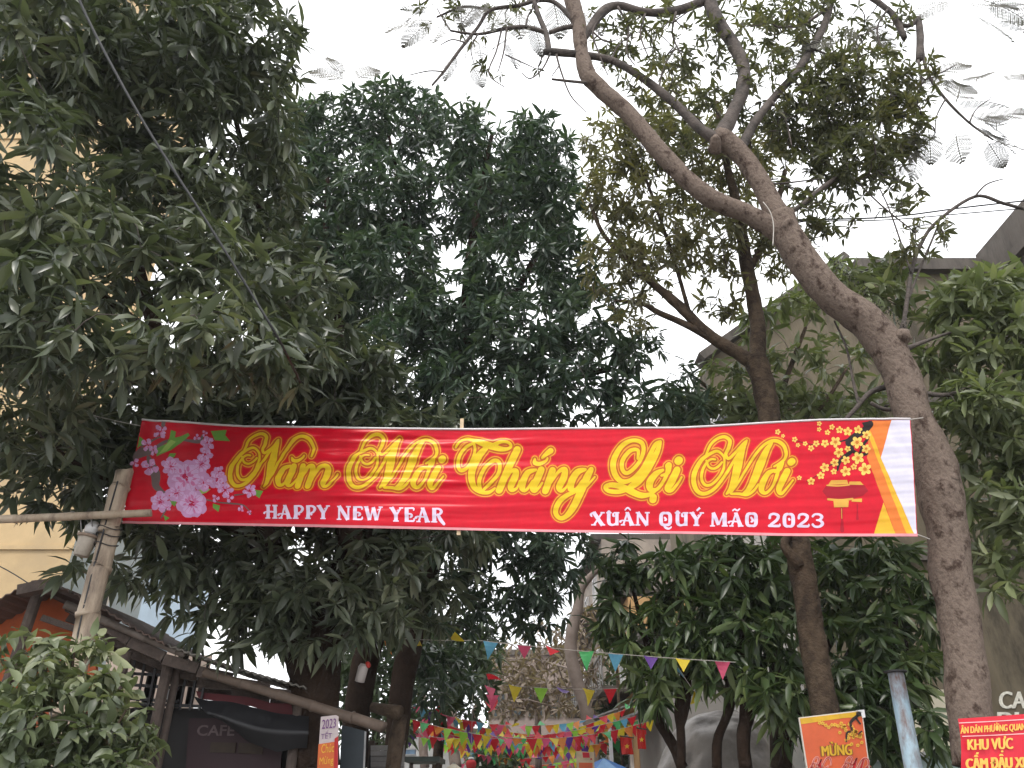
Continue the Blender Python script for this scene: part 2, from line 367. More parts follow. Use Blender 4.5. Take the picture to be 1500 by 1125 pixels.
MB().box(((xe + xw) / 2 + .2, 14.94, top - 3.9), (xw - xe - .6, 0.14, 0.22)).build('floor_band', CONCRETE_DARK, cb)
MB().box(((xe + xw) / 2 + .2, 14.94, top - 7.4), (xw - xe - .6, 0.14, 0.22)).build('floor_band', CONCRETE_DARK, cb)
# painted lettering on its lower wall
def text_mesh(body, offset=0.0, res=4):
    cu = bpy.data.curves.new('lettering', 'FONT'); cu.body = body; cu.offset = offset; cu.resolution_u = res; cu.size = 1.0
    o = bpy.data.objects.new('lettering', cu); COL.objects.link(o); bpy.context.view_layer.update()
    me = bpy.data.meshes.new_from_object(o.evaluated_get(bpy.context.evaluated_depsgraph_get()))
    vs = [v.co.copy() for v in me.vertices]; fs = [tuple(p.vertices) for p in me.polygons]
    bpy.data.objects.remove(o); bpy.data.curves.remove(cu); bpy.data.meshes.remove(me)
    return vs, fs
def text_on(body, quad, m, parent, offset=0.0, box=(0, 0, 1, 1), lift=0.004, name='lettering', bold=0.0):
    """lettering laid on a quad (tl, tr, br, bl corners); box = left, top, right, bottom fractions for the word"""
    vs, fs = text_mesh(body, offset); tl, tr, br, bl = [Vector(q) for q in quad]
    x0 = min(v.x for v in vs); x1 = max(v.x for v in vs); y0 = min(v.y for v in vs); y1 = max(v.y for v in vs)
    nrm = (tr - tl).cross(bl - tl).normalized()
    if nrm.dot(Vector((0, 0, CAMZ)) - tl) < 0: nrm = -nrm
    out = []
    for v in vs:
        a = box[0] + (box[2] - box[0]) * (v.x - x0) / (x1 - x0); b = box[3] + (box[1] - box[3]) * (v.y - y0) / (y1 - y0)
        out.append((tl * (1 - a) + tr * a) * (1 - b) + (bl * (1 - a) + br * a) * b + nrm * lift)
    mb = MB(); ex = (tr - tl) * bold
    for k, e in enumerate((-1, -.33, .33, 1) if bold else (0,)): mb.add([v + ex * e + nrm * (.0007 * k) for v in out], fs)
    return mb.build(name, m, parent)
def Q(pxs, Y): return [P(x, y, Y) for x, y in pxs]
wl_m = mat('wall_lettering', (0.72, 0.70, 0.62), 0.9, 0.25, 14)
text_on('CA', Q(((1464, 1013), (1502, 1013), (1502, 1038), (1464, 1038)), 14.99), wl_m, cb, 0.0, lift=0.006, bold=.03)
text_on('DIA', Q(((1462, 1043), (1516, 1043), (1516, 1070), (1462, 1070)), 14.99), wl_m, cb, 0.0, lift=0.006, bold=.03)

# gabled house in front of the concrete wall's left end
gh = thing('gabled_house', 'grey gabled roof of a house just above the banner beside the concrete wall', 'house', P(1070, 1100, 13.6).xy.to_3d())
a = P(1034, 640, 13.6); b_ = P(1066, 578, 13.6); c_ = P(1118, 640, 13.6)
m = MB(); y2 = 14.6
m.add([a, c_, (c_.x, y2, c_.z), (a.x, y2, a.z), b_, (b_.x, y2, b_.z)], [(0, 1, 4), (2, 3, 5), (1, 2, 5, 4), (3, 0, 4, 5), (0, 3, 2, 1)]); m.build('roof', mat('slate_roof', (0.10, 0.105, 0.115), 0.8, 0.2, 5), gh)
MB().box(((a.x + c_.x) / 2, 14.1, a.z / 2), (c_.x - a.x - 0.1, 0.9, a.z - 0.02)).build('wall', mat('pale_plaster', (0.5, 0.48, 0.45), 0.9, 0.12, 2), gh)
MB().beam(a + Vector((-.04, -.06, 0)), b_ + Vector((0, -.06, .05)), 0.06, 0.14).build('bargeboard', WHITEP, gh)
MB().beam(b_ + Vector((0, -.062, .05)), c_ + Vector((.04, -.062, 0)), 0.06, 0.14).build('bargeboard', WHITEP, gh)

# lane houses at the far right, faces towards the lane (-X)
XF = 3.05
def lane_house(y0, y1, h, wm, label, rows, trimm, awn=None):
    t = thing('row_house', label, 'house', (XF + 3, (y0 + y1) / 2, 0))
    MB().box((XF + 3, (y0 + y1) / 2, h / 2), (6, y1 - y0 - 0.05, h)).build('wall', wm, t)
    MB().box((XF + 2.9, (y0 + y1) / 2, h + 0.1), (6.5, y1 - y0 - 0.06, 0.2)).build('roof', trimm, t)
    for z in rows:
        for k in (0.3, 0.7):
            window(t, (XF, y0 + (y1 - y0) * k, z), 0.9, 1.3, axis='x')
        s = MB().box((XF - 0.4, (y0 + y1) / 2, z - 0.95), (0.8, y1 - y0 - 0.3, 0.14)).build('balcony', trimm, t)
        r = MB(); n = 9
        for i in range(n): r.box((XF - 0.77, y0 + 0.2 + (y1 - y0 - 0.4) * i / (n - 1), z - 0.50), (0.03, 0.03, 0.74))
        r.box((XF - 0.77, (y0 + y1) / 2, z - 0.115), (0.05, y1 - y0 - 0.35, 0.04)); r.build('railing', METAL, s)
    if awn:
        z = awn; f = MB(); f.add([(XF, y0 + .3, z + .35), (XF, y1 - .3, z + .35), (XF - 1.1, y1 - .3, z), (XF - 1.1, y0 + .3, z), (XF, y0 + .3, z + .31), (XF, y1 - .3, z + .31), (XF - 1.1, y1 - .3, z - .04), (XF - 1.1, y0 + .3, z - .04)],
              [(3, 2, 1, 0), (4, 5, 6, 7), (0, 1, 5, 4), (1, 2, 6, 5), (2, 3, 7, 6), (3, 0, 4, 7)]); f.build('awning', METAL, t)
        for yy in (y0 + .35, y1 - .35): MB().box((XF - 1.05, yy, (z - .04) / 2), (0.07, 0.07, z - .05)).build('awning_post', WHITEP, t)
    return t
OCHRE = mat('ochre_plaster', (0.55, 0.34, 0.16), 0.9, 0.15, 1.5)
TAN = mat('tan_plaster', (0.33, 0.28, 0.235), 0.9, 0.2, 1.5, stain=(0.22, 0.19, 0.17), sscale=0.8)
PALE = mat('pale_grey_plaster', (0.33, 0.31, 0.29), 0.9, 0.12, 1.5, stain=(0.38, 0.38, 0.37), sscale=0.9)
lane_house(16.5, 20, 4.6, PALE, 'pale grey lane house with an awning behind the two red flags', (), CONCRETE_DARK, 3.0)
lane_house(20, 25, 6.3, OCHRE, 'ochre lane house between the pale and the tan lane houses', (2.4, 5.0), CONCRETE_DARK, 3.4)
lane_house(25, 33, 9.4, TAN, 'tall tan lane house at the far end of the lane', (2.4, 5.5, 8.0), CONCRETE_DARK)

BROWNW = mat('brown_wall', (0.20, 0.145, 0.115), 0.95, 0.25, 2, stain=(0.13, 0.10, 0.085), sscale=1.2)
ew = thing('end_wall', 'low brown wall closing the far end of the lane', 'wall', (1.5, 34, 0))
q0 = P(735, 1084, 34); q1 = P(880, 1084, 34)
MB().box(((q0.x + q1.x) / 2, 34.2, q0.z / 2), (q1.x - q0.x + 1, 0.4, q0.z)).build('wall', BROWNW, ew)
MB().box(((q0.x + q1.x) / 2, 34.2, q0.z + 0.06), (q1.x - q0.x + 1.1, 0.55, 0.12)).build('coping', CONCRETE_DARK, ew)
for zz in (1.0, 2.2): MB().box(((q0.x + q1.x) / 2, 33.97, zz), (q1.x - q0.x + 1, 0.06, 0.1)).build('rail', CONCRETE, ew)
fb = thing('far_building', 'brownish grey block of flats far beyond the lane behind the bare tree', 'building', (2.0, 48, 0))
q0 = P(716, 1000, 45); q1 = P(850, 960, 45)
MB().box(((q0.x + q1.x) / 2, 48, q1.z / 2), (q1.x - q0.x, 6, q1.z)).build('wall', mat('brown_grey_plaster', (0.24, 0.19, 0.165), 0.9, 0.2, 0.6), fb)
MB().box(((q0.x + q1.x) / 2, 48, q1.z + .15), (q1.x - q0.x + .4, 6.4, 0.3)).build('roof', CONCRETE_DARK, fb)
for i in range(5):
    for zz in (3.0, 6.2, 9.4):
        if zz < q1.z - 0.8: window(fb, (q0.x + (i + 0.5) * (q1.x - q0.x) / 5, 45, zz), 0.8, 1.2, bars=0, fm=CONCRETE)
pw = thing('pale_wall', 'long pale bluish concrete wall behind the grey trunks at the back left', 'wall', (-3, 26, 0))
q0 = P(560, 1072, 26); q1 = P(742, 1072, 26)
MB().box(((q0.x + q1.x) / 2, 26.15, q0.z / 2), (q1.x - q0.x, 0.3, q0.z)).build('wall', mat('pale_bluish_concrete', (0.40, 0.41, 0.41), 0.9, 0.2, 1.2, stain=(0.3, 0.3, 0.3), sscale=0.7), pw)
MB().box(((q0.x + q1.x) / 2, 26.15, q0.z + .05), (q1.x - q0.x + .1, 0.42, 0.1)).build('coping', CONCRETE, pw)
# cream kiosk behind the leaves beside the red sign
ck = thing('cream_kiosk', 'cream kiosk wall with a pale teal counter beside the no parking sign', 'kiosk', P(1372, 1125, 11).xy.to_3d())
q0 = P(1322, 1010, 11); q1 = P(1428, 1010, 11); qz = P(1370, 1106, 11).z
MB().box(((q0.x + q1.x) / 2, 12, (q0.z + qz) / 2), (q1.x - q0.x, 2, q0.z - qz)).build('wall', mat('cream_paint', (0.72, 0.66, 0.50), 0.8, 0.06, 2), ck)
MB().box(((q0.x + q1.x) / 2, 11.9, qz / 2), (q1.x - q0.x + .2, 2.1, qz - 0.05)).build('counter', mat('pale_teal_paint', (0.36, 0.46, 0.44), 0.6, 0.08, 3), ck)
MB().box(((q0.x + q1.x) / 2, 11.75, qz - .01), (q1.x - q0.x + .3, 2.5, 0.05)).build('ledge', WHITEP, ck)

# ================================================================== trees
LEAF_A = leaf_mat('mango_leaf_near', (0.038, 0.048, 0.031), (0.070, 0.086, 0.055), (0.165, 0.178, 0.118), 0.34, 0.18)
LEAF_B = leaf_mat('mango_leaf_far', (0.025, 0.044, 0.033), (0.048, 0.077, 0.052), (0.11, 0.15, 0.097), 0.34, 0.18)
LEAF_S = leaf_mat('mango_leaf_small', (0.024, 0.044, 0.016), (0.052, 0.085, 0.030), (0.15, 0.185, 0.072), 0.36, 0.2)
LEAF_D = leaf_mat('olive_leaf', (0.050, 0.055, 0.034), (0.080, 0.085, 0.045), (0.125, 0.115, 0.045), 0.5, 0.28)
LEAF_E = leaf_mat('olive_leaf_pale', (0.085, 0.083, 0.05), (0.125, 0.118, 0.066), (0.19, 0.165, 0.075), 0.5, 0.32)
LEAF_G = leaf_mat('bright_leaf', (0.074, 0.095, 0.048), (0.125, 0.148, 0.076), (0.215, 0.23, 0.135), 0.36, 0.26)
LEAF_BUSH = leaf_mat('bush_leaf', (0.052, 0.068, 0.036), (0.105, 0.128, 0.066), (0.25, 0.26, 0.15), 0.42, 0.2)
LEAF_FAR = leaf_mat('far_leaf', (0.040, 0.06, 0.035), (0.06, 0.09, 0.045), (0.09, 0.12, 0.06), 0.5, 0.2)
LEAF_DRY = leaf_mat('dry_leaf', (0.10, 0.07, 0.05), (0.16, 0.12, 0.09), (0.30, 0.25, 0.20), 0.6, 0.2)

# --- big mango tree at the left
ta = thing('mango_tree', 'huge dark mango tree filling the left, its thick trunk behind the vertical orange banner', 'tree', ground_pt(463, 1125, 8.6))
mb = MB(); sk = []
p = limb(mb, [(463, 1125, 33), (462, 1060, 33), (461, 1000, 36), (458, 950, 42), (452, 905, 52)], 8.6, 18, 5, 0.12, sk, 3)
limb(mb, [(452, 920, 34.0), (425, 860, 25.5), (380, 780, 20.4, 8.2), (310, 660, 17.0, 8.0), (240, 520, 11.9, 7.8), (190, 340, 7.6, 7.4), (150, 140, 5.1, 7.0), (130, -40, 3.4, 6.8)], 8.6, 12, 5, 0.1, sk, 3)
limb(mb, [(458, 920, 32.3), (500, 850, 22.1), (510, 760, 18.7, 8.4), (470, 640, 15.3, 8.6), (430, 480, 9.3, 8.4), (380, 300, 5.1, 8.0), (340, 150, 3.4, 7.6), (330, 20, 2.5, 7.4)], 8.6, 12, 5, 0.1, sk, 3)
limb(mb, [(500, 850, 17.0), (540, 790, 13.6, 8.8), (560, 700, 11.0, 9), (570, 600, 7.6, 9)], 8.6, 10, 4, 0.1, sk, 3)
limb(mb, [(400, 810, 13.6, 8.3), (320, 760, 10.2, 7.8), (220, 720, 6.8, 7.4), (130, 690, 4.2, 7.2), (60, 640, 2.5, 7)], 8.3, 8, 4, 0.1, sk, 3)
limb(mb, [(230, 500, 11.9, 7.0), (130, 420, 8.5, 6.2), (40, 330, 5.1, 5.6)], 7, 8, 4, 0.1, sk, 3)
# the dark upright branch at the top left
limb(mb, [(120, 140, 7.6, 6.0), (78, 90, 6.0, 5.6), (62, 40, 5.1, 5.5), (55, -20, 4.2, 5.4)], 6, 8, 4, 0.1, sk, 3)
ld = z0 = P(462, 1125, 8.6); mb.tube([Vector((z0.x, z0.y, 0)), Vector((z0.x, z0.y, z0.z * .3)), z0], [0.36, 0.255, 0.225], 18, 4, 0.1)
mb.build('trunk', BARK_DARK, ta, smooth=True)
A_BLOBS = [(-110, 100, 110, 130, 6.4, .9, 1.0), (-110, 340, 110, 130, 6.4, .9, 1.0), (-100, 560, 110, 90, 6.8, .8, 1.0), (-60, 660, 90, 50, 7.6, .7, .8),
           (430, 500, 70, 60, 8.8, .7, 1.5), (460, 570, 80, 50, 8.9, .7, 1.4), (330, 600, 90, 40, 8.6, .6, 1.3), (410, 860, 70, 50, 8.1, .5, 1.3), (480, 870, 80, 50, 8.0, .5, 1.3), (510, 920, 50, 30, 8.0, .4, .9), (440, 920, 60, 30, 8.0, .3, .8), (270, 830, 80, 50, 8.6, .6, .9), (180, 760, 70, 40, 8.4, .5, .9),
           (60, 150, 90, 60, 6.0, .8, 1.2), (230, 240, 90, 60, 7.2, .8, 1.4), (60, 330, 110, 80, 6.4, .8, 1.4), (170, 330, 80, 60, 7.2, .6, 1.3), (100, 60, 140, 90, 6.6, .8, 1.3), (280, 100, 120, 90, 7.4, .8, 1.2), (30, 480, 80, 90, 6.4, .7, 1.2), (330, 330, 80, 80, 7.6, .8, 1.2), (390, 270, 60, 80, 8.2, .8, 1.0), (400, 400, 70, 90, 8.0, .8, 1.3), (130, 640, 140, 50, 8.2, .7, 1.2), (330, 700, 130, 60, 8.6, .7, 1.3), (240, 790, 70, 40, 8.4, .5, .7), (500, 760, 90, 50, 8.9, .7, 1.3),
           (40, 60, 140, 120, 5.2, 1.0), (200, 40, 140, 110, 5.8, 1.1), (340, 60, 110, 110, 6.6, 1.0), (385, 170, 55, 110, 7.0, .7), (250, 150, 130, 80, 6.4, .9, .9),
           (40, 230, 110, 110, 5.2, .9), (40, 400, 110, 110, 5.0, .8), (150, 370, 110, 90, 5.6, .9), (250, 290, 110, 80, 6.4, .8, .8), (300, 400, 110, 90, 5.9, .8),
           (110, 500, 150, 80, 5.4, .9, 1.2), (290, 495, 130, 75, 5.5, .8, 1.3), (380, 520, 120, 60, 6.4, .7, 1.1), (380, 640, 130, 70, 8.0, .6, 1.3), (210, 600, 160, 80, 8.0, .7, 1.3), (40, 610, 90, 80, 6.4, .8, .8),
           (440, 460, 90, 90, 7.0, .8), (500, 560, 110, 90, 8.0, .7, 1.3), (570, 640, 120, 80, 8.4, .8, 1.2), (440, 680, 160, 80, 8.4, .8, 1.3),
           (60, 690, 110, 55, 7.2, .7, .8), (170, 700, 90, 70, 8.0, .6, .9), (190, 825, 80, 36, 7.6, .5, .45), (290, 800, 90, 70, 8.0, .8, .7), (330, 880, 80, 70, 8.3, .7, .8), (400, 830, 90, 80, 8.4, .8, 1.3),
           (370, 940, 40, 40, 8.3, .5, .55), (430, 880, 60, 50, 8.3, .7, 1.2), (540, 830, 80, 60, 8.4, .7, 1.2), (560, 890, 60, 40, 8.2, .6, 1.1), (640, 800, 90, 70, 9.0, .8, 1.1), (620, 880, 60, 40, 9.0, .6, .8), (110, 830, 26, 16, 7.0, .3, .5)]
crown(ta, A_BLOBS, LEAF_A, 0.235, 11, 2.0, 0.112, 0.6, (45, 105), parts=300, skeleton=sk, twigs=700, hole=0.22, hs=2.3, twig_r=0.006)

# --- second mango tree, middle
tb = thing('mango_tree', 'broad dark green mango tree with rounded crown rising behind the middle of the banner', 'tree', ground_pt(578, 1125, 11.5))
mb = MB(); sk = []
limb(mb, [(575, 1125, 15.6), (583, 1060, 16.4), (590, 1000, 17.2), (602, 940, 17.9), (615, 880, 19.5)], 11.5, 14, 5, 0.12, sk, 3)
limb(mb, [(612, 890, 17.2), (640, 800, 14.0, 11.2), (660, 700, 12.5, 11), (672, 560, 10.9, 10.8), (685, 420, 8.6, 10.6), (700, 300, 5.5, 10.5), (720, 200, 3.1, 10.5)], 11.5, 10, 5, 0.1, sk, 3)
limb(mb, [(640, 800, 10.9, 11.2), (580, 680, 8.6, 11), (520, 540, 7.0, 11), (480, 400, 5.5, 11), (480, 260, 3.1, 11)], 11.2, 8, 5, 0.1, sk, 3)
limb(mb, [(660, 700, 9.4, 11), (740, 620, 7.8, 10.6), (820, 560, 6.2, 10.2), (900, 540, 3.9, 10)], 11, 8, 5, 0.1, sk, 3)
limb(mb, [(675, 520, 7.0, 10.8), (760, 420, 5.5, 10.6), (810, 320, 3.9, 10.5)], 11, 8, 5, 0.1, sk, 3)
limb(mb, [(672, 560, 6.2, 10.8), (610, 430, 5.5, 10.8), (590, 300, 3.9, 10.8), (570, 200, 2.3, 10.8)], 11, 8, 5, 0.1, sk, 3)
z0 = P(575, 1125, 11.5); mb.tube([Vector((z0.x, z0.y, 0)), z0], [0.24, .164], 14, 1, 0)
# a second stem of the same clump
limb(mb, [(520, 1125, 18.7, 12), (524, 1040, 19.5, 12), (535, 970, 19.5, 12), (560, 900, 17.2, 12), (600, 830, 14.0, 11.8)], 12, 12, 5, 0.12, sk, 3)
z0 = P(520, 1125, 12); mb.tube([Vector((z0.x, z0.y, 0)), z0], [0.26, .20], 14, 1, 0)
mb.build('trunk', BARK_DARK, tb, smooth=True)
B_BLOBS = [(560, 880, 60, 50, 12.4, .7, 1.3), (480, 480, 80, 70, 11.6, .8, 1.2),
           (430, 240, 60, 60, 11.4, .9, 1.3), (440, 340, 60, 70, 11.4, .9, 1.3), (450, 180, 40, 40, 11.2, .7, 1.0), (540, 370, 110, 80, 12, .8, 1.1), (700, 640, 140, 60, 11.6, .8, 1.2), (730, 300, 90, 80, 11.6, .8, .8), (700, 730, 130, 60, 11.8, .7, 1.2),
           (500, 190, 80, 60, 10.8, 1.0), (575, 170, 75, 50, 10.8, 1.0), (650, 200, 70, 60, 10.6, 1.0), (730, 215, 80, 60, 10.4, 1.0, 1.1), (795, 225, 55, 65, 10.2, .9), (815, 300, 45, 70, 10.2, .9),
           (470, 280, 70, 80, 11, 1.0, .9), (560, 290, 80, 80, 10.8, 1.2, 1.1), (640, 300, 70, 60, 10.8, 1.0, .7), (745, 300, 80, 70, 10.4, 1.2, 1.2), (470, 390, 90, 80, 10.8, 1.1, 1.1), (570, 400, 80, 80, 10.6, 1.2, 1.2),
           (660, 460, 80, 70, 10.4, 1.3, 1.5), (760, 390, 90, 70, 10.2, 1.2, 1.1), (830, 400, 55, 70, 10.0, .9), (860, 470, 60, 60, 9.8, .9), (940, 510, 45, 45, 9.6, .7, .9), (760, 490, 90, 70, 10.0, 1.2, 1.3),
           (600, 520, 90, 70, 10.4, 1.2, 1.4), (700, 560, 100, 60, 10.0, 1.2, 1.4), (830, 560, 90, 55, 9.8, 1.0, 1.2), (930, 590, 80, 40, 9.6, .8, .9), (990, 570, 40, 50, 9.6, .7, .6), (1010, 600, 40, 30, 9.6, .6, .7),
           (560, 610, 90, 60, 10.6, 1.0, 1.2), (720, 660, 130, 60, 10.6, 1.2, 1.2), (850, 680, 100, 60, 10.4, 1.0, .9), (700, 770, 120, 60, 11, 1.0, 1.1), (810, 790, 80, 40, 10.8, .8, .9), (800, 850, 60, 50, 11, .7, .9), (740, 850, 80, 50, 11.4, .8, .9),
           (660, 870, 70, 50, 11.4, .8, .9), (700, 920, 60, 30, 11.6, .6, .6), (790, 900, 50, 35, 11.4, .6, .7), (590, 850, 60, 50, 11.6, .8, .9), (650, 990, 50, 50, 13, .8, .8), (620, 940, 50, 40, 13, .8, .7)]
crown(tb, B_BLOBS, LEAF_B, 0.205, 10, 1.85, 0.118, 0.55, (40, 105), parts=300, skeleton=sk, twigs=600, hole=0.2, hs=1.7, twig_r=0.007)

# --- leaning flame tree on the right, in front
td = thing('leaning_tree', 'leaning grey barked tree with forked bare limbs at the right end of the banner', 'tree', ground_pt(1432, 1125, 6.9))
mb = MB(); sk = []; YD = 6.9
limb(mb, [(1432, 1125, 33.1), (1420, 1040, 30.4), (1412, 960, 27.6), (1402, 890, 27.6), (1392, 840, 28.5), (1388, 785, 27.6), (1378, 725, 31.3), (1366, 675, 30.4), (1338, 610, 25.8), (1316, 540, 24.8), (1275, 478, 25.8), (1213, 428, 23.0), (1165, 365, 22.1), (1140, 318, 21.2)], YD, 28, 8, 0.09, sk, 5)
limb(mb, [(1150, 345, 16.4), (1100, 316, 13.9), (1042, 291, 13.9), (1000, 257, 13.1), (962, 217, 13.1), (925, 172, 12.3), (882, 132, 12.3), (860, 108, 12.3), (851, 70, 9.8), (848, 35, 10.7), (838, 0, 11.5), (828, -50, 11.5)], YD, 16, 8, 0.09, sk, 6)
limb(mb, [(1143, 325, 17.2), (1120, 278, 14.8), (1090, 232, 13.9), (1062, 206, 15.6), (1052, 195, 11.5)], YD, 16, 8, 0.09, sk, 6)
lb = MB()
limb(lb, [(1056, 200, 12.3), (1074, 165, 9.8), (1088, 130, 9.8), (1088, 95, 9.0), (1072, 62, 9.0), (1048, 25, 9.8), (1038, -5, 9.8), (1030, -50, 8.2)], YD, 14, 8, 0.09, sk, 6)
limb(lb, [(1084, 222, 7.4), (1105, 180, 6.6), (1132, 145, 5.7), (1165, 108, 5.7), (1190, 70, 5.7), (1210, 30, 5.3), (1222, -20, 4.9)], YD, 10, 6, 0.08, sk, 6)
limb(lb, [(1048, 203, 9.8), (1025, 188, 7.4), (995, 158, 6.6), (965, 132, 6.1), (932, 108, 5.7), (895, 88, 5.3), (850, 80, 5.7), (806, 76, 5.7), (797, 77, 4.1)], YD, 10, 6, 0.08, sk, 6)
limb(lb, [(804, 76, 4.9), (800, 50, 4.1), (788, 20, 3.7), (775, -20, 3.3)], YD, 8, 5, 0.05, sk, 6)
limb(lb, [(800, 48, 3.3), (770, 40, 3.3), (740, 42, 3.0), (700, 50, 2.1), (660, 45, 1.6)], YD, 7, 5, 0.05, sk, 6)
limb(lb, [(853, 60, 5.7), (880, 20, 7.4), (905, 8, 5.7), (945, 18, 5.7), (990, 16, 6.6), (1035, 0, 6.6)], YD, 10, 5, 0.08, sk, 6)
limb(lb, [(845, 35, 4.9), (815, 5, 3.3), (790, 0, 3.3), (760, 8, 2.9), (718, 15, 2.9), (700, 40, 2.5), (672, 75, 2.5), (650, 105, 2.1), (633, 125, 1.6)], YD, 7, 5, 0.05, sk, 6)
limb(lb, [(718, 15, 2.5), (680, 10, 2.0), (640, 25, 1.6)], YD, 6, 5, 0.05, sk, 6)
limb(lb, [(858, 38, 4.9), (830, 40, 3.7), (805, 48, 3.3)], YD, 7, 4, 0.05, sk, 6)
limb(lb, [(1222, -20, 4.9), (1262, -12, 4.9), (1300, 14, 4.1), (1325, 38, 3.3), (1346, 28, 4.1)], YD, 8, 5, 0.05, sk, 6)
limb(lb, [(1300, 12, 3.3), (1312, 28, 4.9), (1325, 56, 4.1)], YD, 8, 4, 0.05, sk, 6)
limb(lb, [(1345, 26, 4.1), (1348, 55, 5.3), (1346, 88, 4.9)], YD, 8, 4, 0.05, sk, 6)
limb(lb, [(1350, 60, 2.5), (1358, 105, 2.5), (1385, 145, 2.0), (1420, 180, 1.6), (1455, 205, 1.2)], YD, 6, 5, 0.05, sk, 6)
limb(lb, [(1215, 10, 3.3), (1175, 36, 2.5), (1140, 40, 2.0)], YD, 6, 4, 0.05, sk, 6)
limb(lb, [(1085, 230, 4.1), (1100, 255, 3.3), (1150, 310, 4.1), (1205, 275, 4.1), (1230, 255, 2.5)], YD, 6, 4, 0.05, sk, 6)
for st in ([(735, 42, 1.6), (727, 75, 1.3), (716, 108, 1.1), (740, 128, .7)], [(742, 42, 1.6), (738, 75, 1.3), (730, 104, .8)], [(740, 80, 1.2), (762, 90, 1), (786, 101, .6)], [(806, 78, 1.6), (795, 100, 1.3), (777, 115, 1), (764, 106, .7)], [(815, 80, 1.8), (822, 105, 1.4), (836, 140, 1.1), (858, 164, .7)], [(820, 95, 1.1), (808, 112, .7)],
           [(868, 122, 2.6), (835, 119, 2.2), (808, 116, 1.8)], [(700, 50, 1.4), (690, 70, 1.1), (694, 92, .7)], [(660, 45, 1.4), (650, 30, 1.1), (640, 12, .8)], [(680, 62, 1.2), (662, 58, 1), (645, 66, .7)], [(650, 105, 1.2), (628, 104, 1), (600, 110, .7)], [(770, 40, 1.6), (775, 20, 1.3), (790, 0, 1)], [(756, 10, 1.6), (752, -8, 1.2)],
           [(880, 24, 2), (868, 48, 1.6), (880, 85, 1.2), (890, 110, .8)], [(905, 10, 2), (920, 40, 1.6), (918, 75, 1.2), (930, 96, .8)], [(945, 20, 1.8), (938, 50, 1.4), (950, 84, .9)], [(862, 40, 1.6), (885, 60, 1.3), (905, 58, .8)], [(895, 90, 1.6), (905, 68, 1.3), (925, 50, .9)], [(965, 132, 1.8), (972, 100, 1.4), (990, 70, 1)], [(990, 18, 2), (985, 50, 1.5), (1000, 85, 1)],
           [(1160, 110, 2), (1175, 130, 1.6), (1205, 140, 1)], [(1190, 70, 2), (1215, 80, 1.6), (1245, 75, 1)], [(1130, 148, 2), (1150, 175, 1.6), (1160, 215, 1)], [(1345, 88, 2), (1350, 120, 1.5), (1340, 160, 1)], [(1360, 110, 1.5), (1375, 108, 1.2), (1400, 95, .8)], [(1385, 145, 1.4), (1372, 170, 1), (1370, 195, .7)], [(1300, 14, 1.8), (1285, 40, 1.4), (1290, 70, 1)], [(1420, 180, 1.4), (1430, 160, 1), (1450, 145, .7)],
           [(1372, 325, 1.6), (1380, 350, 1.2), (1392, 352, .8)], [(1428, 288, 1.6), (1445, 270, 1.2), (1470, 262, .8)], [(1335, 400, 1.6), (1318, 350, 1.3), (1300, 300, 1), (1280, 260, .8)], [(1240, 250, 1.4), (1290, 300, 1.2), (1340, 340, 1)], [(1100, 255, 2), (1120, 262, 1.6), (1140, 262, 1)], [(1110, 270, 1.8), (1150, 268, 1.4), (1200, 262, 1)]):
    limb(lb, st, YD - .03, 5, 5, 0.05, sk if st[0][1] < 260 else None, 6)
# shoots leaving the trunk
sk2 = []
limb(lb, [(1318, 505, 6.6), (1326, 460, 3.1), (1335, 400, 3.0), (1348, 360, 2.8), (1372, 325, 2.6), (1428, 288, 2.5), (1470, 298, 2.5), (1520, 312, 2.5)], YD, 7, 6, 0.06, sk2, 6)
limb(lb, [(1330, 440, 2.0), (1345, 400, 1.6), (1366, 350, 1.5), (1376, 325, 1.2)], YD, 6, 5, 0.05, sk2, 6)
limb(lb, [(1325, 512, 4.9), (1355, 500, 2.6), (1395, 486, 2.1), (1440, 472, 1.6), (1455, 430, 1.3)], YD, 6, 5, 0.05, sk2, 6)
limb(lb, [(1345, 575, 4.9), (1390, 578, 3.3), (1440, 560, 2.5), (1500, 548, 2.0), (1540, 540, 1.6)], YD, 6, 5, 0.05, sk2, 6)
limb(lb, [(1305, 565, 4.9), (1275, 575, 3.8), (1252, 600, 3.3), (1236, 618, 2.9), (1222, 640, 2.5)], YD + .2, 6, 5, 0.05, sk2, 6)
limb(lb, [(1258, 592, 2.5), (1250, 560, 2.0), (1240, 510, 1.6), (1222, 470, 1.3)], YD + .2, 6, 5, 0.05, sk2, 6)
limb(lb, [(1275, 590, 3.3), (1300, 600, 3.3), (1330, 592, 4.1)], YD + .1, 6, 5, 0.05, sk2, 6)
# pruned knots and the elbow scar
for px, py, r, ang in ((1320, 496, 13, 50), (1392, 705, 15, 20), (1152, 332, 10, 40), (1048, 208, 8, 0)):
    q = P(px, py, YD - 0.12); s = mpp(px, py, YD)
    mb.tube([q + Vector((0, .12, -.03)), q + Vector((.0, .02, 0)), q + Vector((math.sin(R(ang)) * .05, -.04, .04)), q + Vector((math.sin(R(ang)) * .06, -.045, .045))], [r * s * 1.2, r * s, r * s * .75, r * s * .35], 12, 3, 0.35, freq=9)
z0 = P(1432, 1125, YD); mb.tube([Vector((z0.x + .08, z0.y, 0)), Vector((z0.x + .03, z0.y, z0.z * .5)), z0], [0.32, 0.23, 0.208], 20, 5, 0.08)
mb.build('trunk', BARK, td, smooth=True); lb.build('branches', BARK_LIMB_SHADED, td, smooth=True)
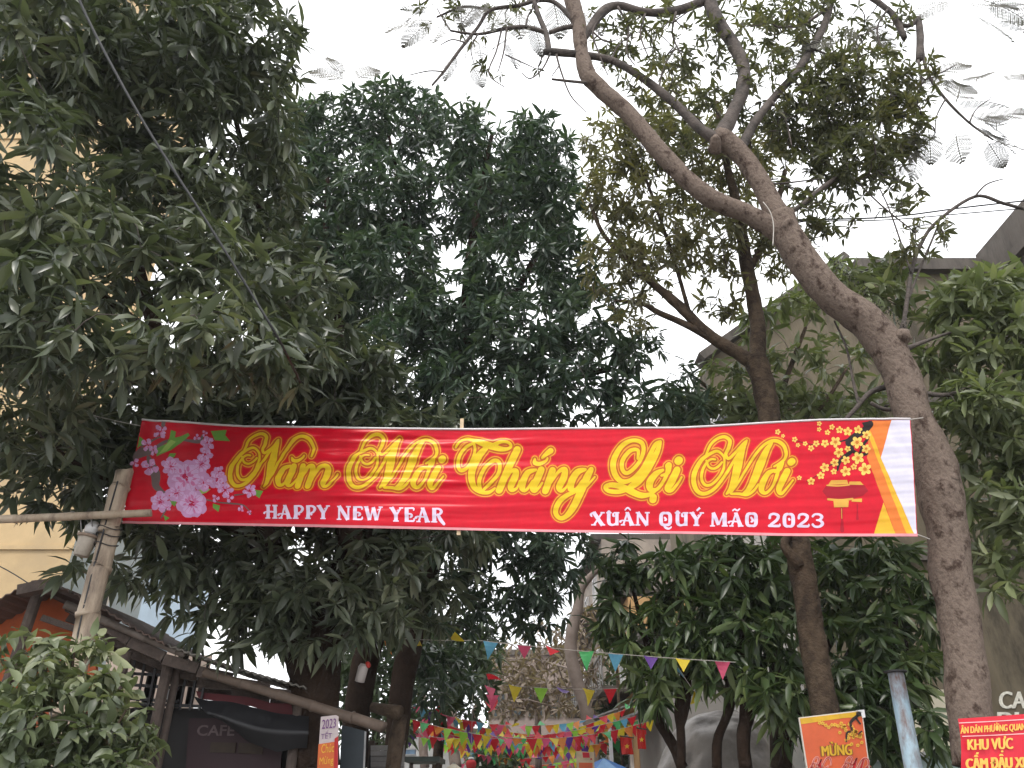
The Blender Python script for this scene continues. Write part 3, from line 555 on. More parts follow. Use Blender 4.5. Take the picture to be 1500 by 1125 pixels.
# creeper strip on the upper side of the trunk
mb = MB()
for i in range(240):
    t = random.random(); a = Vector((1172 + 150 * t, 345 + 140 * t ** 0.92, 0)); o_ = random.uniform(0, 9)
    q = P(a.x + o_ + 4, a.y - o_ * .8 + random.uniform(-2, 2), YD - 0.02 - random.random() * .08); r = random.uniform(.01, .022)
    d = Vector((random.uniform(-1, 1), random.uniform(-1, 1), random.uniform(-1, 1))).normalized(); e = d.orthogonal().normalized()
    mb.add([q - d * r, q + e * r * .6, q + d * r, q - e * r * .6, q + d.cross(e) * r * .5], [(0, 1, 4), (1, 2, 4), (2, 3, 4), (3, 0, 4)])
tag(mb.build('moss', mat('moss', (0.05, 0.05, 0.035), 0.95, 0.3, 9), td), kind='stuff')
D_BLOBS = [(1250, 130, 90, 60, 6.9, .7, 1.05), (1200, 170, 80, 60, 7.1, .7, 1.05), (1300, 190, 60, 60, 6.9, .6, 1.05), (1250, 230, 70, 50, 6.9, .6, 1.05), (1200, 250, 50, 50, 7.1, .6, .5), (1120, 130, 60, 60, 7.2, .7, .45), (1140, 60, 70, 50, 7.2, .7, .45),
           (1010, 70, 70, 50, 7.2, .7, .40), (960, 120, 60, 40, 7.2, .6, .35), (1200, 40, 60, 40, 7.2, .6, .45), (1180, 320, 60, 40, 7.2, .5, .35), (1330, 130, 40, 60, 6.9, .5, .5), (1130, 200, 40, 40, 7.2, .5, .4), (920, 60, 50, 40, 7.2, .5, .3),
           (1290, 280, 60, 35, 7.0, .5, .35), (1330, 340, 60, 50, 6.9, .5, .3), (1060, 140, 40, 40, 7.2, .5, .3), (1230, 330, 50, 30, 7.1, .5, .3), (1290, 40, 60, 40, 7, .5, .3), (1000, 190, 50, 40, 7.3, .5, .3), (1080, 20, 60, 30, 7.2, .5, .4), (1160, 10, 60, 30, 7.2, .5, .4),
           (760, 20, 60, 25, 7.2, .5, .14), (690, 30, 60, 30, 7.2, .5, .14), (640, 20, 50, 25, 7.2, .4, .12), (880, 60, 40, 50, 7.2, .5, .2), (740, 90, 60, 40, 7.2, .4, .05), (960, 30, 50, 30, 7.2, .5, .3)]
crown(td, D_BLOBS, LEAF_D, 0.125, 9, 1.6, 0.125, 0.3, (40, 105), parts=300, skeleton=sk, twigs=620, hole=0.2, hs=2.2, twig_r=0.013)
# long bright leaves on the shoots to the right of the trunk
G_BLOBS = [(1560, 450, 60, 60, 6.9, .5, .8), (1570, 580, 60, 70, 6.9, .5, .9), (1560, 720, 60, 70, 7.0, .5, .8), (1550, 840, 50, 50, 7.0, .4, .5), (1440, 440, 70, 50, 6.9, .5, 1.0), (1480, 500, 60, 50, 6.8, .5, 1.2), (1410, 520, 60, 40, 7.1, .5, 1.0), (1440, 590, 70, 45, 6.9, .6, 1.2), (1490, 640, 50, 60, 6.9, .5, 1.1), (1430, 660, 40, 40, 7.2, .4, .8),
           (1470, 730, 45, 50, 7.0, .5, .8), (1480, 820, 40, 50, 7.0, .5, .5), (1440, 840, 30, 30, 7.1, .3, .5), (1375, 450, 36, 40, 7.3, .4, .7), (1470, 420, 40, 30, 7, .4, .8), (1495, 570, 30, 40, 6.9, .4, 1), (1400, 600, 36, 40, 7.3, .4, .8), (1450, 780, 50, 50, 7.4, .5, .6), (1495, 720, 24, 60, 7, .4, .8), (1290, 400, 40, 24, 7.6, .4, .6), (1270, 430, 60, 36, 7.6, .5, .7), (1230, 400, 40, 26, 7.6, .4, .6), (1400, 460, 40, 40, 7.2, .4, .6)]
crown(td, G_BLOBS, LEAF_G, 0.205, 9, 2.7, 0.125, 0.35, (40, 100), parts=300, skeleton=sk2, twigs=160, hole=0.5, name='leafy_shoots', twig_r=0.007, twig_name='shoot_twigs')
# feathery fronds
fv, fl = [], []
def frond_mesh(seed):
    rr = random.Random(seed); V, T = [], []
    def leaf(b, d, s, L, w):
        k = len(V); V.extend([b, b + d * L * .5 + s * w, b + d * L, b + d * L * .5 - s * w]); T.extend([(k, k + 1, k + 2), (k, k + 2, k + 3)])
    def strip(a, b, w):
        d = (b - a).normalized(); s = d.cross(Vector((0, 0, 1))).normalized(); k = len(V); V.extend([a + s * w, a - s * w, b - s * w, b + s * w]); T.extend([(k, k + 1, k + 2), (k, k + 2, k + 3)])
    n = 11
    for i in range(n):
        t = 0.16 + 0.84 * i / (n - 1); c = Vector((t, 0, -0.22 * t * t)); pl = 0.34 * math.sin(math.pi * min(1, 0.18 + 0.80 * t)) + 0.05
        for sgn in (-1, 1):
            d = Vector((0.62, sgn * 0.78, -0.12 + rr.uniform(-.1, .1))).normalized(); e = d.cross(Vector((0, 0, 1))).normalized(); strip(c, c + d * pl, 0.006)
            m_ = 9
            for j in range(m_):
                u = (j + 1) / m_; b = c + d * pl * u
                for s2 in (-1, 1): leaf(b, (e * s2 + d * .35).normalized(), d, 0.05, 0.015)
    for i in range(6): strip(Vector((i / 6, 0, -0.22 * (i / 6) ** 2)), Vector(((i + 1) / 6, 0, -0.22 * ((i + 1) / 6) ** 2)), 0.012)
    return np_mesh('frond', np.array([list(v) for v in V]), np.array(T))
FROND_M = leaf_mat('frond_leaf', (0.045, 0.042, 0.036), (0.062, 0.058, 0.048), (0.085, 0.078, 0.058), 0.6, 0.18)
fms = [frond_mesh(i) for i in range(3)]
for me in fms: me.materials.append(FROND_M)
rf = random.Random(5)
bD = base_of(td)
def put_frond(px, py, ang, Lpx, Y):
    """ang: direction of the frond in the view plane, degrees from the right, counter-clockwise"""
    L = Lpx * mpp(px, py, Y); x = Vector((math.cos(R(ang)), rf.uniform(-.35, .35), math.sin(R(ang)))).normalized()
    up = Vector((rf.uniform(-.6, .6), -1 if rf.random() < .65 else -.3, .5)); y = up.cross(x).normalized(); z = x.cross(y)
    o = bpy.data.objects.new('frond', rf.choice(fms)); COL.objects.link(o); o.parent = td
    o.matrix_local = Matrix.Translation(P(px, py, Y) - bD) @ Matrix((x * L, y * L, z * L)).transposed().to_4x4()
for a in ((1400, 150, 60, 80), (1400, 150, 20, 95), (1405, 160, -20, 80), (1390, 130, 100, 60), (1420, 180, 10, 85), (1420, 185, -45, 70), (1385, 175, 160, 60), (1400, 195, -110, 60), (1445, 205, -20, 70), (1445, 205, -75, 45),
          (1440, 200, 40, 70), (1370, 120, 170, 50), (1370, 110, 30, 60), (1350, 180, -140, 60), (1360, 190, -100, 55), (1375, 205, -170, 60), (1410, 10, 10, 80), (1420, 20, -40, 70), (1440, 0, -10, 80), (1460, 30, 10, 60), (1395, 0, -160, 60),
          (1250, 40, -100, 60), (1230, 60, 200, 60), (1270, 30, -60, 60), (1190, 60, 230, 55), (620, 28, 200, 55), (640, 25, 215, 62), (630, 20, 170, 40), (660, 30, 240, 50), (690, 45, 250, 50), (700, 60, 280, 40), (672, 80, 230, 40), (740, 10, 250, 60), (760, 15, 270, 55),
          (780, 30, 290, 50), (720, 0, 230, 70), (700, 5, 250, 60), (810, 0, 280, 60), (850, 15, 310, 50), (905, 20, 290, 45), (650, 0, 200, 60), (690, 95, 300, 36), (740, 60, 300, 44), (760, 50, 200, 44),
          (510, 120, 150, 62), (520, 118, 60, 52), (500, 112, 110, 46), (1455, 205, 20, 55), (1470, 120, 30, 60), (1430, 120, 60, 70), (1460, 190, 70, 50), (1335, 240, 200, 50), (1345, 215, 260, 50)):
    put_frond(a[0], a[1], a[2], a[3], 6.9 if a[0] > 560 else 9.5)

# --- the second pale tree behind the banner's right half
te = thing('forked_tree', 'thinner forked tree with sparse olive leaves behind the right half of the banner', 'tree', ground_pt(1212, 1125, 8.7))
mb = MB(); sk = []; YE = 8.7
limb(mb, [(1216, 1125, 21.5), (1208, 1040, 19.8), (1194, 960, 18.9), (1182, 880, 18.1), (1170, 810, 18.1), (1152, 730, 16.3), (1132, 640, 15.5), (1118, 565, 16.3), (1106, 525, 17.2)], YE, 16, 6, 0.14, sk, 6)
limb(mb, [(1108, 535, 12.9), (1110, 480, 11.2), (1102, 430, 10.3), (1092, 380, 9.5), (1082, 310, 6.9), (1062, 230, 5.2), (1050, 150, 3.4)], YE, 12, 6, 0.12, sk, 6)
limb(mb, [(1108, 532, 12.9), (1078, 516, 9.5), (1035, 488, 8.6), (995, 448, 7.7), (962, 420, 6.0), (925, 385, 4.3), (885, 345, 3.4), (865, 300, 2.6)], YE, 10, 6, 0.12, sk, 6)
limb(mb, [(1055, 505, 6.0), (1010, 478, 5.2), (965, 458, 4.3), (940, 445, 3.4), (900, 440, 2.1)], YE, 8, 6, 0.1, sk, 6)
limb(mb, [(1095, 400, 5.2), (1130, 330, 4.3), (1150, 250, 3.4)], YE, 8, 6, 0.1, sk, 6)
limb(mb, [(1010, 460, 3.4), (990, 390, 2.9), (960, 300, 2.6), (930, 220, 1.7)], YE, 8, 6, 0.1, sk, 6)
limb(mb, [(1172, 830, 8.6), (1150, 800, 6.9), (1158, 780, 5.2)], YE - .1, 8, 4, 0.2, sk, 6)
z0 = P(1216, 1125, YE); mb.tube([Vector((z0.x, z0.y, 0)), z0], [0.23, 0.172], 16, 1, 0)
mb.build('trunk', BARK_MID, te, smooth=True)
E_BLOBS = [(890, 200, 45, 45, 8.7, .7, .5), (900, 280, 55, 60, 8.7, .8, .7), (950, 220, 60, 60, 8.7, .8, .65), (950, 340, 70, 60, 8.7, .8, .6), (1020, 250, 60, 70, 8.7, .8, .7), (1030, 350, 60, 60, 8.7, .8, .6), (890, 390, 50, 50, 8.7, .7, .5), (960, 400, 50, 40, 8.7, .6, .45),
           (1100, 240, 60, 60, 8.8, .7, .6), (1000, 160, 70, 50, 8.8, .7, .5), (1150, 370, 50, 40, 8.7, .6, .5), (1060, 430, 40, 40, 8.7, .5, .4), (1100, 330, 40, 40, 8.7, .6, .5), (930, 460, 40, 30, 8.7, .5, .4)]
crown(te, E_BLOBS, LEAF_E, 0.15, 9, 2.2, 0.115, 0.45, (40, 105), parts=300, skeleton=sk, twigs=600, hole=0.3, hs=1.9, twig_r=0.011)

# --- leafy tree in front of the concrete wall, just above the banner
tf = thing('broadleaf_tree', 'pale green long leaved tree in front of the concrete wall above the banner', 'tree', ground_pt(1165, 1125, 10.2))
mb = MB(); sk = []
limb(mb, [(1140, 1125, 12), (1135, 900, 10), (1130, 760, 8), (1125, 640, 6), (1150, 560, 4), (1180, 480, 2.5)], 10.2, 8, 5, 0.1, sk, 4)
limb(mb, [(1128, 650, 4), (1085, 610, 3), (1040, 570, 3), (1000, 540, 2)], 10.2, 7, 5, 0.1, sk, 4)
limb(mb, [(1128, 670, 4), (1200, 600, 3), (1240, 540, 2)], 10.2, 7, 5, 0.1, sk, 4)
z0 = P(1140, 1125, 10.2); mb.tube([Vector((z0.x, z0.y, 0)), z0], [0.14, 0.11], 8, 1, 0)
mb.build('trunk', BARK_MID, tf, smooth=True)
crown(tf, [(1060, 600, 70, 40, 10.2, .7, .9), (1150, 600, 90, 40, 10.2, .7, 1.0), (1230, 600, 60, 40, 10.4, .6, .8), (1150, 540, 60, 40, 10.4, .6, .4), (1230, 520, 60, 50, 10.4, .6, .35), (1190, 440, 60, 40, 10.4, .6, .6), (1230, 400, 40, 26, 10.4, .4, .6), (1060, 540, 40, 30, 10.2, .5, .5), (1300, 600, 40, 40, 10.4, .5, .5), (1010, 590, 50, 30, 10.2, .5, .8),
           (1110, 480, 30, 40, 10.4, .5, .4)],
      LEAF_G, 0.24, 9, 2.3, 0.13, 0.45, (45, 105), parts=300, skeleton=sk, twigs=140, hole=0.5, twig_r=0.007)

# --- row of small mango trees below the banner at the right
small = [('slim mango tree leaning left beside the lane at the left end of its row', [(1000, 1125, 10), (985, 1090, 10), (965, 1055, 9), (958, 1020, 8), (950, 960, 6)], 10.6,
          [(915, 815, 34, 26, 10.8, .4, .8), (930, 870, 55, 44, 10.6, .7, 1.0), (950, 930, 50, 45, 10.5, .7, 1.1), (960, 990, 50, 40, 10.5, .6, .9), (920, 850, 40, 30, 10.8, .5, .8), (900, 910, 30, 30, 10.8, .4, .7)]),
         ('mango tree with a straight trunk in front of the grey sheet, its left edge side', [(998, 1125, 8), (997, 1070, 8), (994, 1030, 7), (1010, 960, 6)], 10.0,
          [(990, 830, 60, 40, 10.2, .7, 1.0), (1010, 890, 60, 50, 10.0, .8, 1.2), (1010, 960, 55, 45, 9.9, .7, 1.2), (960, 1000, 30, 30, 10.0, .4, .7)]),
         ('mango tree with a Y shaped trunk in front of the middle of the grey sheet', [(1050, 1125, 9), (1051, 1085, 9), (1062, 1055, 8), (1072, 1020, 7), (1070, 940, 6)], 9.8,
          [(1060, 840, 60, 50, 10.0, .8, 1.2), (1080, 910, 60, 50, 9.8, .8, 1.2), (1070, 970, 60, 40, 9.7, .7, 1.1)]),
         ('thick stemmed mango tree left of the forked tree trunk', [(1092, 1125, 12), (1089, 1080, 12), (1098, 1030, 11), (1110, 960, 9)], 9.6,
          [(1075, 795, 60, 24, 9.9, .5, .9), (1120, 830, 60, 50, 9.8, .8, 1.2), (1130, 900, 60, 55, 9.6, .8, 1.3), (1125, 980, 55, 45, 9.4, .7, 1.2), (1140, 1030, 30, 30, 9.2, .4, .6)]),
         ('mango tree growing right behind the orange new year poster', [(1150, 1125, 12), (1156, 1070, 12), (1165, 1000, 10), (1190, 940, 8)], 9.9,
          [(1240, 860, 70, 60, 9.8, .8, 1.2), (1250, 940, 70, 60, 9.6, .8, 1.3), (1250, 1010, 60, 50, 9.4, .7, 1.2), (1160, 1055, 40, 40, 9.4, .5, .7), (1290, 1070, 50, 50, 9.2, .5, 1.0), (1200, 820, 50, 40, 10, .6, 1.1)]),
         ('mango tree behind the blue pole, beside the big leaning trunk', [(1330, 1125, 12), (1328, 1060, 11), (1320, 980, 9), (1310, 910, 7)], 9.4,
          [(1310, 850, 55, 50, 9.6, .7, 1.1), (1325, 920, 45, 55, 9.4, .7, 1.2), (1320, 990, 50, 50, 9.2, .6, 1.2), (1350, 1060, 36, 50, 8.9, .4, .8), (1280, 800, 50, 30, 9.8, .5, .9), (1345, 890, 24, 30, 9.4, .4, .6)])]
for lab, tr, Y, bl in small:
    t = thing('mango_tree', lab, 'tree', ground_pt(tr[0][0], tr[0][1], Y), 'row of small mango trees below the banner')
    mb = MB(); sk = []
    tr = [(a, b, c * .8) for a, b, c in tr]; limb(mb, tr, Y, 10, 5, 0.12, sk, 5); z0 = P(tr[0][0], tr[0][1], Y); mb.tube([Vector((z0.x, z0.y, 0)), z0], [tr[0][2] * .0105, tr[0][2] * .009], 10, 1, 0)
    e = tr[-1]; k = tr[-3]
    for b in bl[:3]:
        limb(mb, [(k[0], k[1], k[2] * .7), ((k[0] + b[0]) / 2 + 6, (k[1] + b[1]) / 2 + 8, k[2] * .5), (b[0], b[1], 2, b[4])], Y, 7, 4, 0.1, sk, 5)
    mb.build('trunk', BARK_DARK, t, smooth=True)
    crown(t, bl, LEAF_S, 0.27, 11, 2.5, 0.105, 0.7, (45, 100), parts=150, skeleton=sk, twigs=80, hole=0.35, twig_r=0.006)

# --- bush at the lower left, close by
bu = thing('bush', 'pale green leafy bush at the lower left corner in front of the shed', 'bush', ground_pt(80, 1125, 4.6))
mb = MB(); sk = []
b0 = ground_pt(80, 1125, 4.6)
for px, py in ((20, 980), (70, 950), (110, 945), (150, 1000), (185, 1040), (200, 1090), (130, 1060), (60, 1050), (10, 1060)):
    q = P(px, py, 4.5 + 0.2 * random.random()); mid = (b0 + q) / 2 + Vector((random.uniform(-.1, .1), random.uniform(-.1, .1), .2))
    mb.tube([b0 + Vector((random.uniform(-.06, .06), 0, 0)), mid, q], [0.022, 0.014, 0.006], 6, 5, 0.05); sk += [b0.lerp(mid, .5), mid, mid.lerp(q, .5), q]
mb.build('stems', BARK_MID, bu, smooth=True)
crown(bu, [(40, 990, 60, 45, 4.6, .35, 1.0), (95, 970, 50, 40, 4.6, .3, 1.0), (120, 960, 40, 30, 4.7, .25, .6), (80, 1050, 80, 60, 4.5, .4, 1.3), (150, 1030, 45, 45, 4.6, .3, 1.1), (170, 1085, 50, 50, 4.6, .3, 1.1), (60, 1120, 90, 50, 4.5, .4, 1.3), (150, 1130, 70, 40, 4.5, .35, 1.1), (200, 1110, 28, 34, 4.6, .25, .7), (30, 935, 30, 16, 4.6, .15, .5), (165, 985, 22, 16, 4.6, .15, .5), (205, 1050, 16, 16, 4.6, .12, .5), (70, 930, 16, 12, 4.6, .1, .5), (215, 1085, 14, 14, 4.6, .1, .5), (10, 1060, 40, 60, 4.5, .3, 1.0)],
      LEAF_BUSH, 0.098, 7, 2.4, 0.19, 0.55, (35, 110), parts=300, skeleton=sk, twigs=260, hole=0.3, hs=5.0, twig_r=0.004, ldroop=0.25)

# --- trees far down the lane
def far_tree(label, trunk, Y, blobs, lm, Lm, bark, cover=2.2, wl=0.16, tw=120, **kw):
    t = thing('lane_tree', label, 'tree', ground_pt(trunk[0][0], 1125, Y))
    mb = MB(); sk = []
    for tr in (trunk if isinstance(trunk[0], list) else [trunk]):
        limb(mb, tr, Y, 9, 4, 0.12, sk, 3); z0 = P(tr[0][0], tr[0][1], Y); mb.tube([Vector((z0.x, z0.y, 0)), z0], [tr[0][2] * mpp(*tr[0][:2], Y) * 1.2, tr[0][2] * mpp(*tr[0][:2], Y)], 9, 1, 0)
    mb.build('trunk', bark, t, smooth=True)
    if blobs: crown(t, blobs, lm, Lm, 7, cover, wl, 0.3, (30, 110), skeleton=sk, twigs=tw, low=True, tm=bark, hole=0.5, hs=0.7, **kw)
    return t
GREYB = mat('bark_pale_grey', (0.14, 0.108, 0.09), 0.9, 0.3, 4, 0.4, 15, col2=(0.23, 0.185, 0.16))
def trees_far():
    far_tree('pale trunked tree with dry brown twigs in the middle of the lane', [(868, 1080, 9), (858, 1040, 9), (842, 985, 10), (836, 940, 9), (846, 895, 8), (852, 860, 6), (880, 830, 4)], 19,
             [(800, 990, 80, 40, 24, 2, .8), (740, 1010, 50, 40, 24, 2, .8), (840, 1000, 50, 40, 22, 2, .5), (790, 950, 60, 30, 25, 2, .5), (860, 930, 40, 50, 22, 1.5, .35)], LEAF_DRY, 0.26, GREYB, 2.0, tw=220, twig_r=0.02)
    far_tree('dark leafy tree with hidden trunk left of the lane, beyond the middle mango', [(640, 1125, 8), (645, 1060, 8), (650, 1000, 6)], 17,
             [(640, 990, 50, 50, 17, 1.5, 1.2), (690, 1000, 40, 45, 17, 1.2, 1.0), (620, 940, 50, 50, 17, 1.2, 1.0), (670, 940, 50, 40, 17, 1.2, .9), (700, 960, 40, 30, 17, 1.2, .7)], LEAF_FAR, 0.26, BARK_MID, 3.0, wl=0.15, tw=60)
    far_tree('dark bushy tree filling the space between the two mango trunks', [(552, 1125, 6), (550, 1050, 6), (548, 990, 5)], 15, [(540, 960, 50, 50, 15, 1, 1.2), (560, 1010, 46, 40, 15, 1, 1.2), (505, 1010, 26, 40, 15, .8, .8), (500, 950, 24, 30, 15, .8, .5), (570, 1060, 36, 30, 15, .8, 1.1), (520, 1050, 36, 30, 15, .8, 1)], LEAF_FAR, 0.24, BARK_MID, 2.6, wl=0.15, tw=60)
    far_tree('grey trunk standing nearest the blue crate at the back of the lane', [(622, 1125, 7), (620, 1090, 7), (622, 1040, 6), (615, 1000, 4)], 23, None, None, 0, GREYB)
    far_tree('pair of pale grey stems in front of the pale wall', [(668, 1125, 9), (664, 1090, 8), (664, 1050, 7), (655, 1010, 5)], 23.5, None, None, 0, GREYB)
    far_tree('short grey tree stem right of the pale stems at the end of the pale wall', [(690, 1125, 6), (682, 1095, 6), (690, 1060, 5), (700, 1030, 4)], 24, None, None, 0, GREYB)
    far_tree('thin straight tree trunk rising before the brown end wall', [(789, 1125, 5), (788, 1080, 5), (787, 1000, 4), (790, 940, 3)], 26, None, None, 0, GREYB)
    far_tree('round green shrub in front of the brown end wall', [(725, 1125, 4), (725, 1110, 3)], 21, [(725, 1100, 40, 26, 21, 1, 1.3), (705, 1115, 26, 20, 21, .8, 1.2), (750, 1115, 26, 20, 21, .8, 1.2)], LEAF_FAR, 0.22, BARK_MID, 2.6, wl=0.2, tw=20)
    far_tree('dark green tree between the lane houses and the blue canopy', [(905, 1125, 4), (900, 1080, 4)], 22, [(895, 1040, 30, 30, 23, 1, 1), (900, 1095, 34, 30, 22, 1, 1.2), (905, 1000, 26, 26, 22, 1, .6)], LEAF_FAR, 0.24, BARK_MID, 2.6, wl=0.18, tw=30)
    far_tree('small bright palm like plant on a balcony above the lane', [(902, 960, 2), (900, 950, 2)], 18, [(900, 945, 20, 14, 18, .5, .8)], LEAF_G, 0.3, BARK_MID, 2.0, wl=0.1, tw=10)
trees_far()

# ================================================================== the new year banner
BA, BB = P(180, 768, 7.0), P(1343, 786, 6.42)
be = Vector((BB.x - BA.x, BB.y - BA.y, 0)); BLEN = be.length; be.normalize()
bn = Vector((be.y, -be.x, 0))                    # towards the camera
BE, BNV, BAV = np.array(be), np.array(bn), np.array(BA)
def wrinkle(a, b):
    env = 0.30 + 0.9 * np.exp(-((a - 2.3) / 1.2) ** 2) * np.clip((b + 0.15) / 0.5, 0.25, 1)
    w = 0.022 * np.sin(a * 0.95 + 0.6) + 0.008 * np.sin(a * 2.3 + 2.0 + b * 2)
    for lam, amp, ph, kk in ((0.048, 0.0011, 0.3, 2.1), (0.083, 0.0027, 1.7, 1.3), (0.137, 0.0052, 4.0, 0.9), (0.31, 0.008, 2.2, 0.6)):
        w = w + amp * env * np.sin(2 * np.pi * b / lam + ph + 2.4 * np.sin(a * kk + ph) + 1.1 * np.sin(a * kk * 2.7 + 2 * ph))
    w = w + 0.010 * np.sin(a * 23 + b * 3) * np.exp(-np.clip(a, 0, 9) / 0.22)
    w = w + 0.007 * np.sin((BLEN - a) * 26 - b * 11) * np.exp(-np.abs(BLEN - a) / 0.20) * np.clip(b - 0.45, 0, 1) * 2
    return w + 0.004 * np.exp(-((a - 2.83) / 0.02) ** 2)
def on_banner(px, py, off=0.0):
    px = np.asarray(px, float); py = np.asarray(py, float)
    u = (px - 750) / F; v = (562.5 - py) / F
    d = np.stack([u, CP - v * SP, SP + v * CP], -1); o = np.array([0, 0, CAMZ])
    t = np.dot(BAV - o, BNV) / (d @ BNV); q = o + d * t[..., None]
    a = (q - BAV) @ BE; b = q[..., 2] - BAV[2]
    return q + BNV * (wrinkle(a, b) + off)[..., None]
def interp(x, tab): return np.interp(x, [t[0] for t in tab], [t[1] for t in tab])
TOPY = [(209, 616), (260, 619), (360, 626.5), (520, 629), (680, 628), (860, 627), (1000, 626), (1120, 620), (1200, 617), (1332, 616)]
BOTY = [(180, 768), (360, 771), (520, 774), (680, 776), (860, 779), (1000, 782), (1150, 785.5), (1343, 787)]
def sheet_px(s, t):
    xt = 209 + s * 1123; xb = 180 + s * 1163
    yt = interp(xt, TOPY); yb = interp(xb, BOTY)
    return xt + (xb - xt) * t, yt + (yb - yt) * t
def cloth_mat(name, col, rough=0.36, trans=0.12):
    m = fabric(name, col, 0.30, trans); m.node_tree.nodes['Principled BSDF'].inputs['Specular IOR Level'].default_value = 0.2; return m
banner = thing('banner', 'long red new year banner with gold script lettering stretched across the lane', 'banner', (BA + BB) / 2)
def banner_mesh(name, V, T, m):
    b = np.array(base_of(banner)); me = np_mesh(name, V - b, T); me.polygons.foreach_set('use_smooth', [True] * len(T)); return link(name, me, m, banner)
NS, NT = 300, 120
s_, t_ = np.meshgrid(np.linspace(0, 1, NS + 1), np.linspace(0, 1, NT + 1), indexing='ij')
gx, gy = sheet_px(s_, t_); V = on_banner(gx, gy).reshape(-1, 3)
i_, j_ = np.meshgrid(np.arange(NS), np.arange(NT), indexing='ij'); k = (i_ * (NT + 1) + j_).ravel()
T = np.vstack([np.stack([k, k + 1, k + NT + 2], 1), np.stack([k, k + NT + 2, k + NT + 1], 1)])
RED = cloth_mat('banner_red', (0.58, 0.003, 0.019), 0.38, 0.10)
banner_mesh('sheet', V, T, RED)

class Print:                                      # flat print laid on the wrinkled cloth
    def __init__(s, off): s.v = []; s.t = []; s.off = off
    def tri(s, a, b, c, lim=2.4):
        L = [math.dist(a, b), math.dist(b, c), math.dist(c, a)]; m = max(L)
        if m > lim:
            k = L.index(m)
            if k == 0: h = ((a[0] + b[0]) / 2, (a[1] + b[1]) / 2); s.tri(a, h, c, lim); s.tri(h, b, c, lim)
            elif k == 1: h = ((b[0] + c[0]) / 2, (b[1] + c[1]) / 2); s.tri(a, b, h, lim); s.tri(a, h, c, lim)
            else: h = ((a[0] + c[0]) / 2, (a[1] + c[1]) / 2); s.tri(a, b, h, lim); s.tri(h, b, c, lim)
            return
        n = len(s.v); s.v += [a, b, c]; s.t.append((n, n + 1, n + 2))
    def poly(s, pts, lim=2.4):
        c = (sum(p[0] for p in pts) / len(pts), sum(p[1] for p in pts) / len(pts))
        for i in range(len(pts)): s.tri(c, pts[i], pts[(i + 1) % len(pts)], lim)
        return s
    def ell(s, x, y, rx, ry=None, ang=0, n=10, wob=0, seed=0):
        ry = ry or rx; ca, sa = math.cos(R(ang)), math.sin(R(ang)); pts = []
        for i in range(n):
            t = 2 * math.pi * i / n; k = 1 + wob * math.sin(t * 3 + seed)
            pts.append((x + ca * rx * k * math.cos(t) - sa * ry * k * math.sin(t), y + sa * rx * k * math.cos(t) + ca * ry * k * math.sin(t)))
        return s.poly(pts)
    def ribbon(s, pts, extra=0.0, closed_caps=True, step=1.3):
        q = smooth_path(pts, step)
        n = len(q); rows = []
        for i in range(n):
            x, y, w = q[i]; dx = q[min(i + 1, n - 1)][0] - q[max(i - 1, 0)][0]; dy = q[min(i + 1, n - 1)][1] - q[max(i - 1, 0)][1]
            l = math.hypot(dx, dy) or 1; nx, ny = -dy / l, dx / l; h = w / 2 + extra; rows.append((x, y, nx, ny, h))
        mw = max(r[4] for r in rows) * 2; ac = max(1, int(mw / 2.4) + 1); k0 = len(s.v)
        for x, y, nx, ny, h in rows:
            for j in range(ac + 1):
                e = -h + 2 * h * j / ac; s.v.append((x + nx * e, y + ny * e))
        for i in range(n - 1):
            for j in range(ac):
                a = k0 + i * (ac + 1) + j; b = a + ac + 1
                s.t += [(a, a + 1, b + 1), (a, b + 1, b)]
        if closed_caps:
            for r in (rows[0], rows[-1]):
                if r[4] > 0.8: s.ell(r[0], r[1], r[4], n=12)
        return s
    def build(s, name, m):
        v = np.array(s.v); t = np.array(s.t)
        # tilt every triangle the same way round
        a, b, c = v[t[:, 0]], v[t[:, 1]], v[t[:, 2]]; ar = (b[:, 0] - a[:, 0]) * (c[:, 1] - a[:, 1]) - (b[:, 1] - a[:, 1]) * (c[:, 0] - a[:, 0])
        t[ar > 0] = t[ar > 0][:, ::-1]
        return banner_mesh(name, on_banner(v[:, 0], v[:, 1], s.off), t, m)
def smooth_path(pts, step=1.3):
    if len(pts) == 2:
        n = max(1, int(math.dist(pts[0][:2], pts[1][:2]) / step)); return [tuple(pts[0][k] + (pts[1][k] - pts[0][k]) * i / n for k in range(3)) for i in range(n + 1)]
    out = []
    for i in range(len(pts) - 1):
        p0 = pts[max(i - 1, 0)]; p1 = pts[i]; p2 = pts[i + 1]; p3 = pts[min(i + 2, len(pts) - 1)]
        n = max(2, int(math.dist(p1[:2], p2[:2]) / step))
        for k in range(n):
            t = k / n
            out.append(tuple(0.5 * ((2 * p1[j]) + (p2[j] - p0[j]) * t + (2 * p0[j] - 5 * p1[j] + 4 * p2[j] - p3[j]) * t * t + (3 * p1[j] - p0[j] - 3 * p2[j] + p3[j]) * t ** 3) for j in range(2)) + (p1[2] + (p2[2] - p1[2]) * t,))
    out.append(tuple(pts[-1])); return out

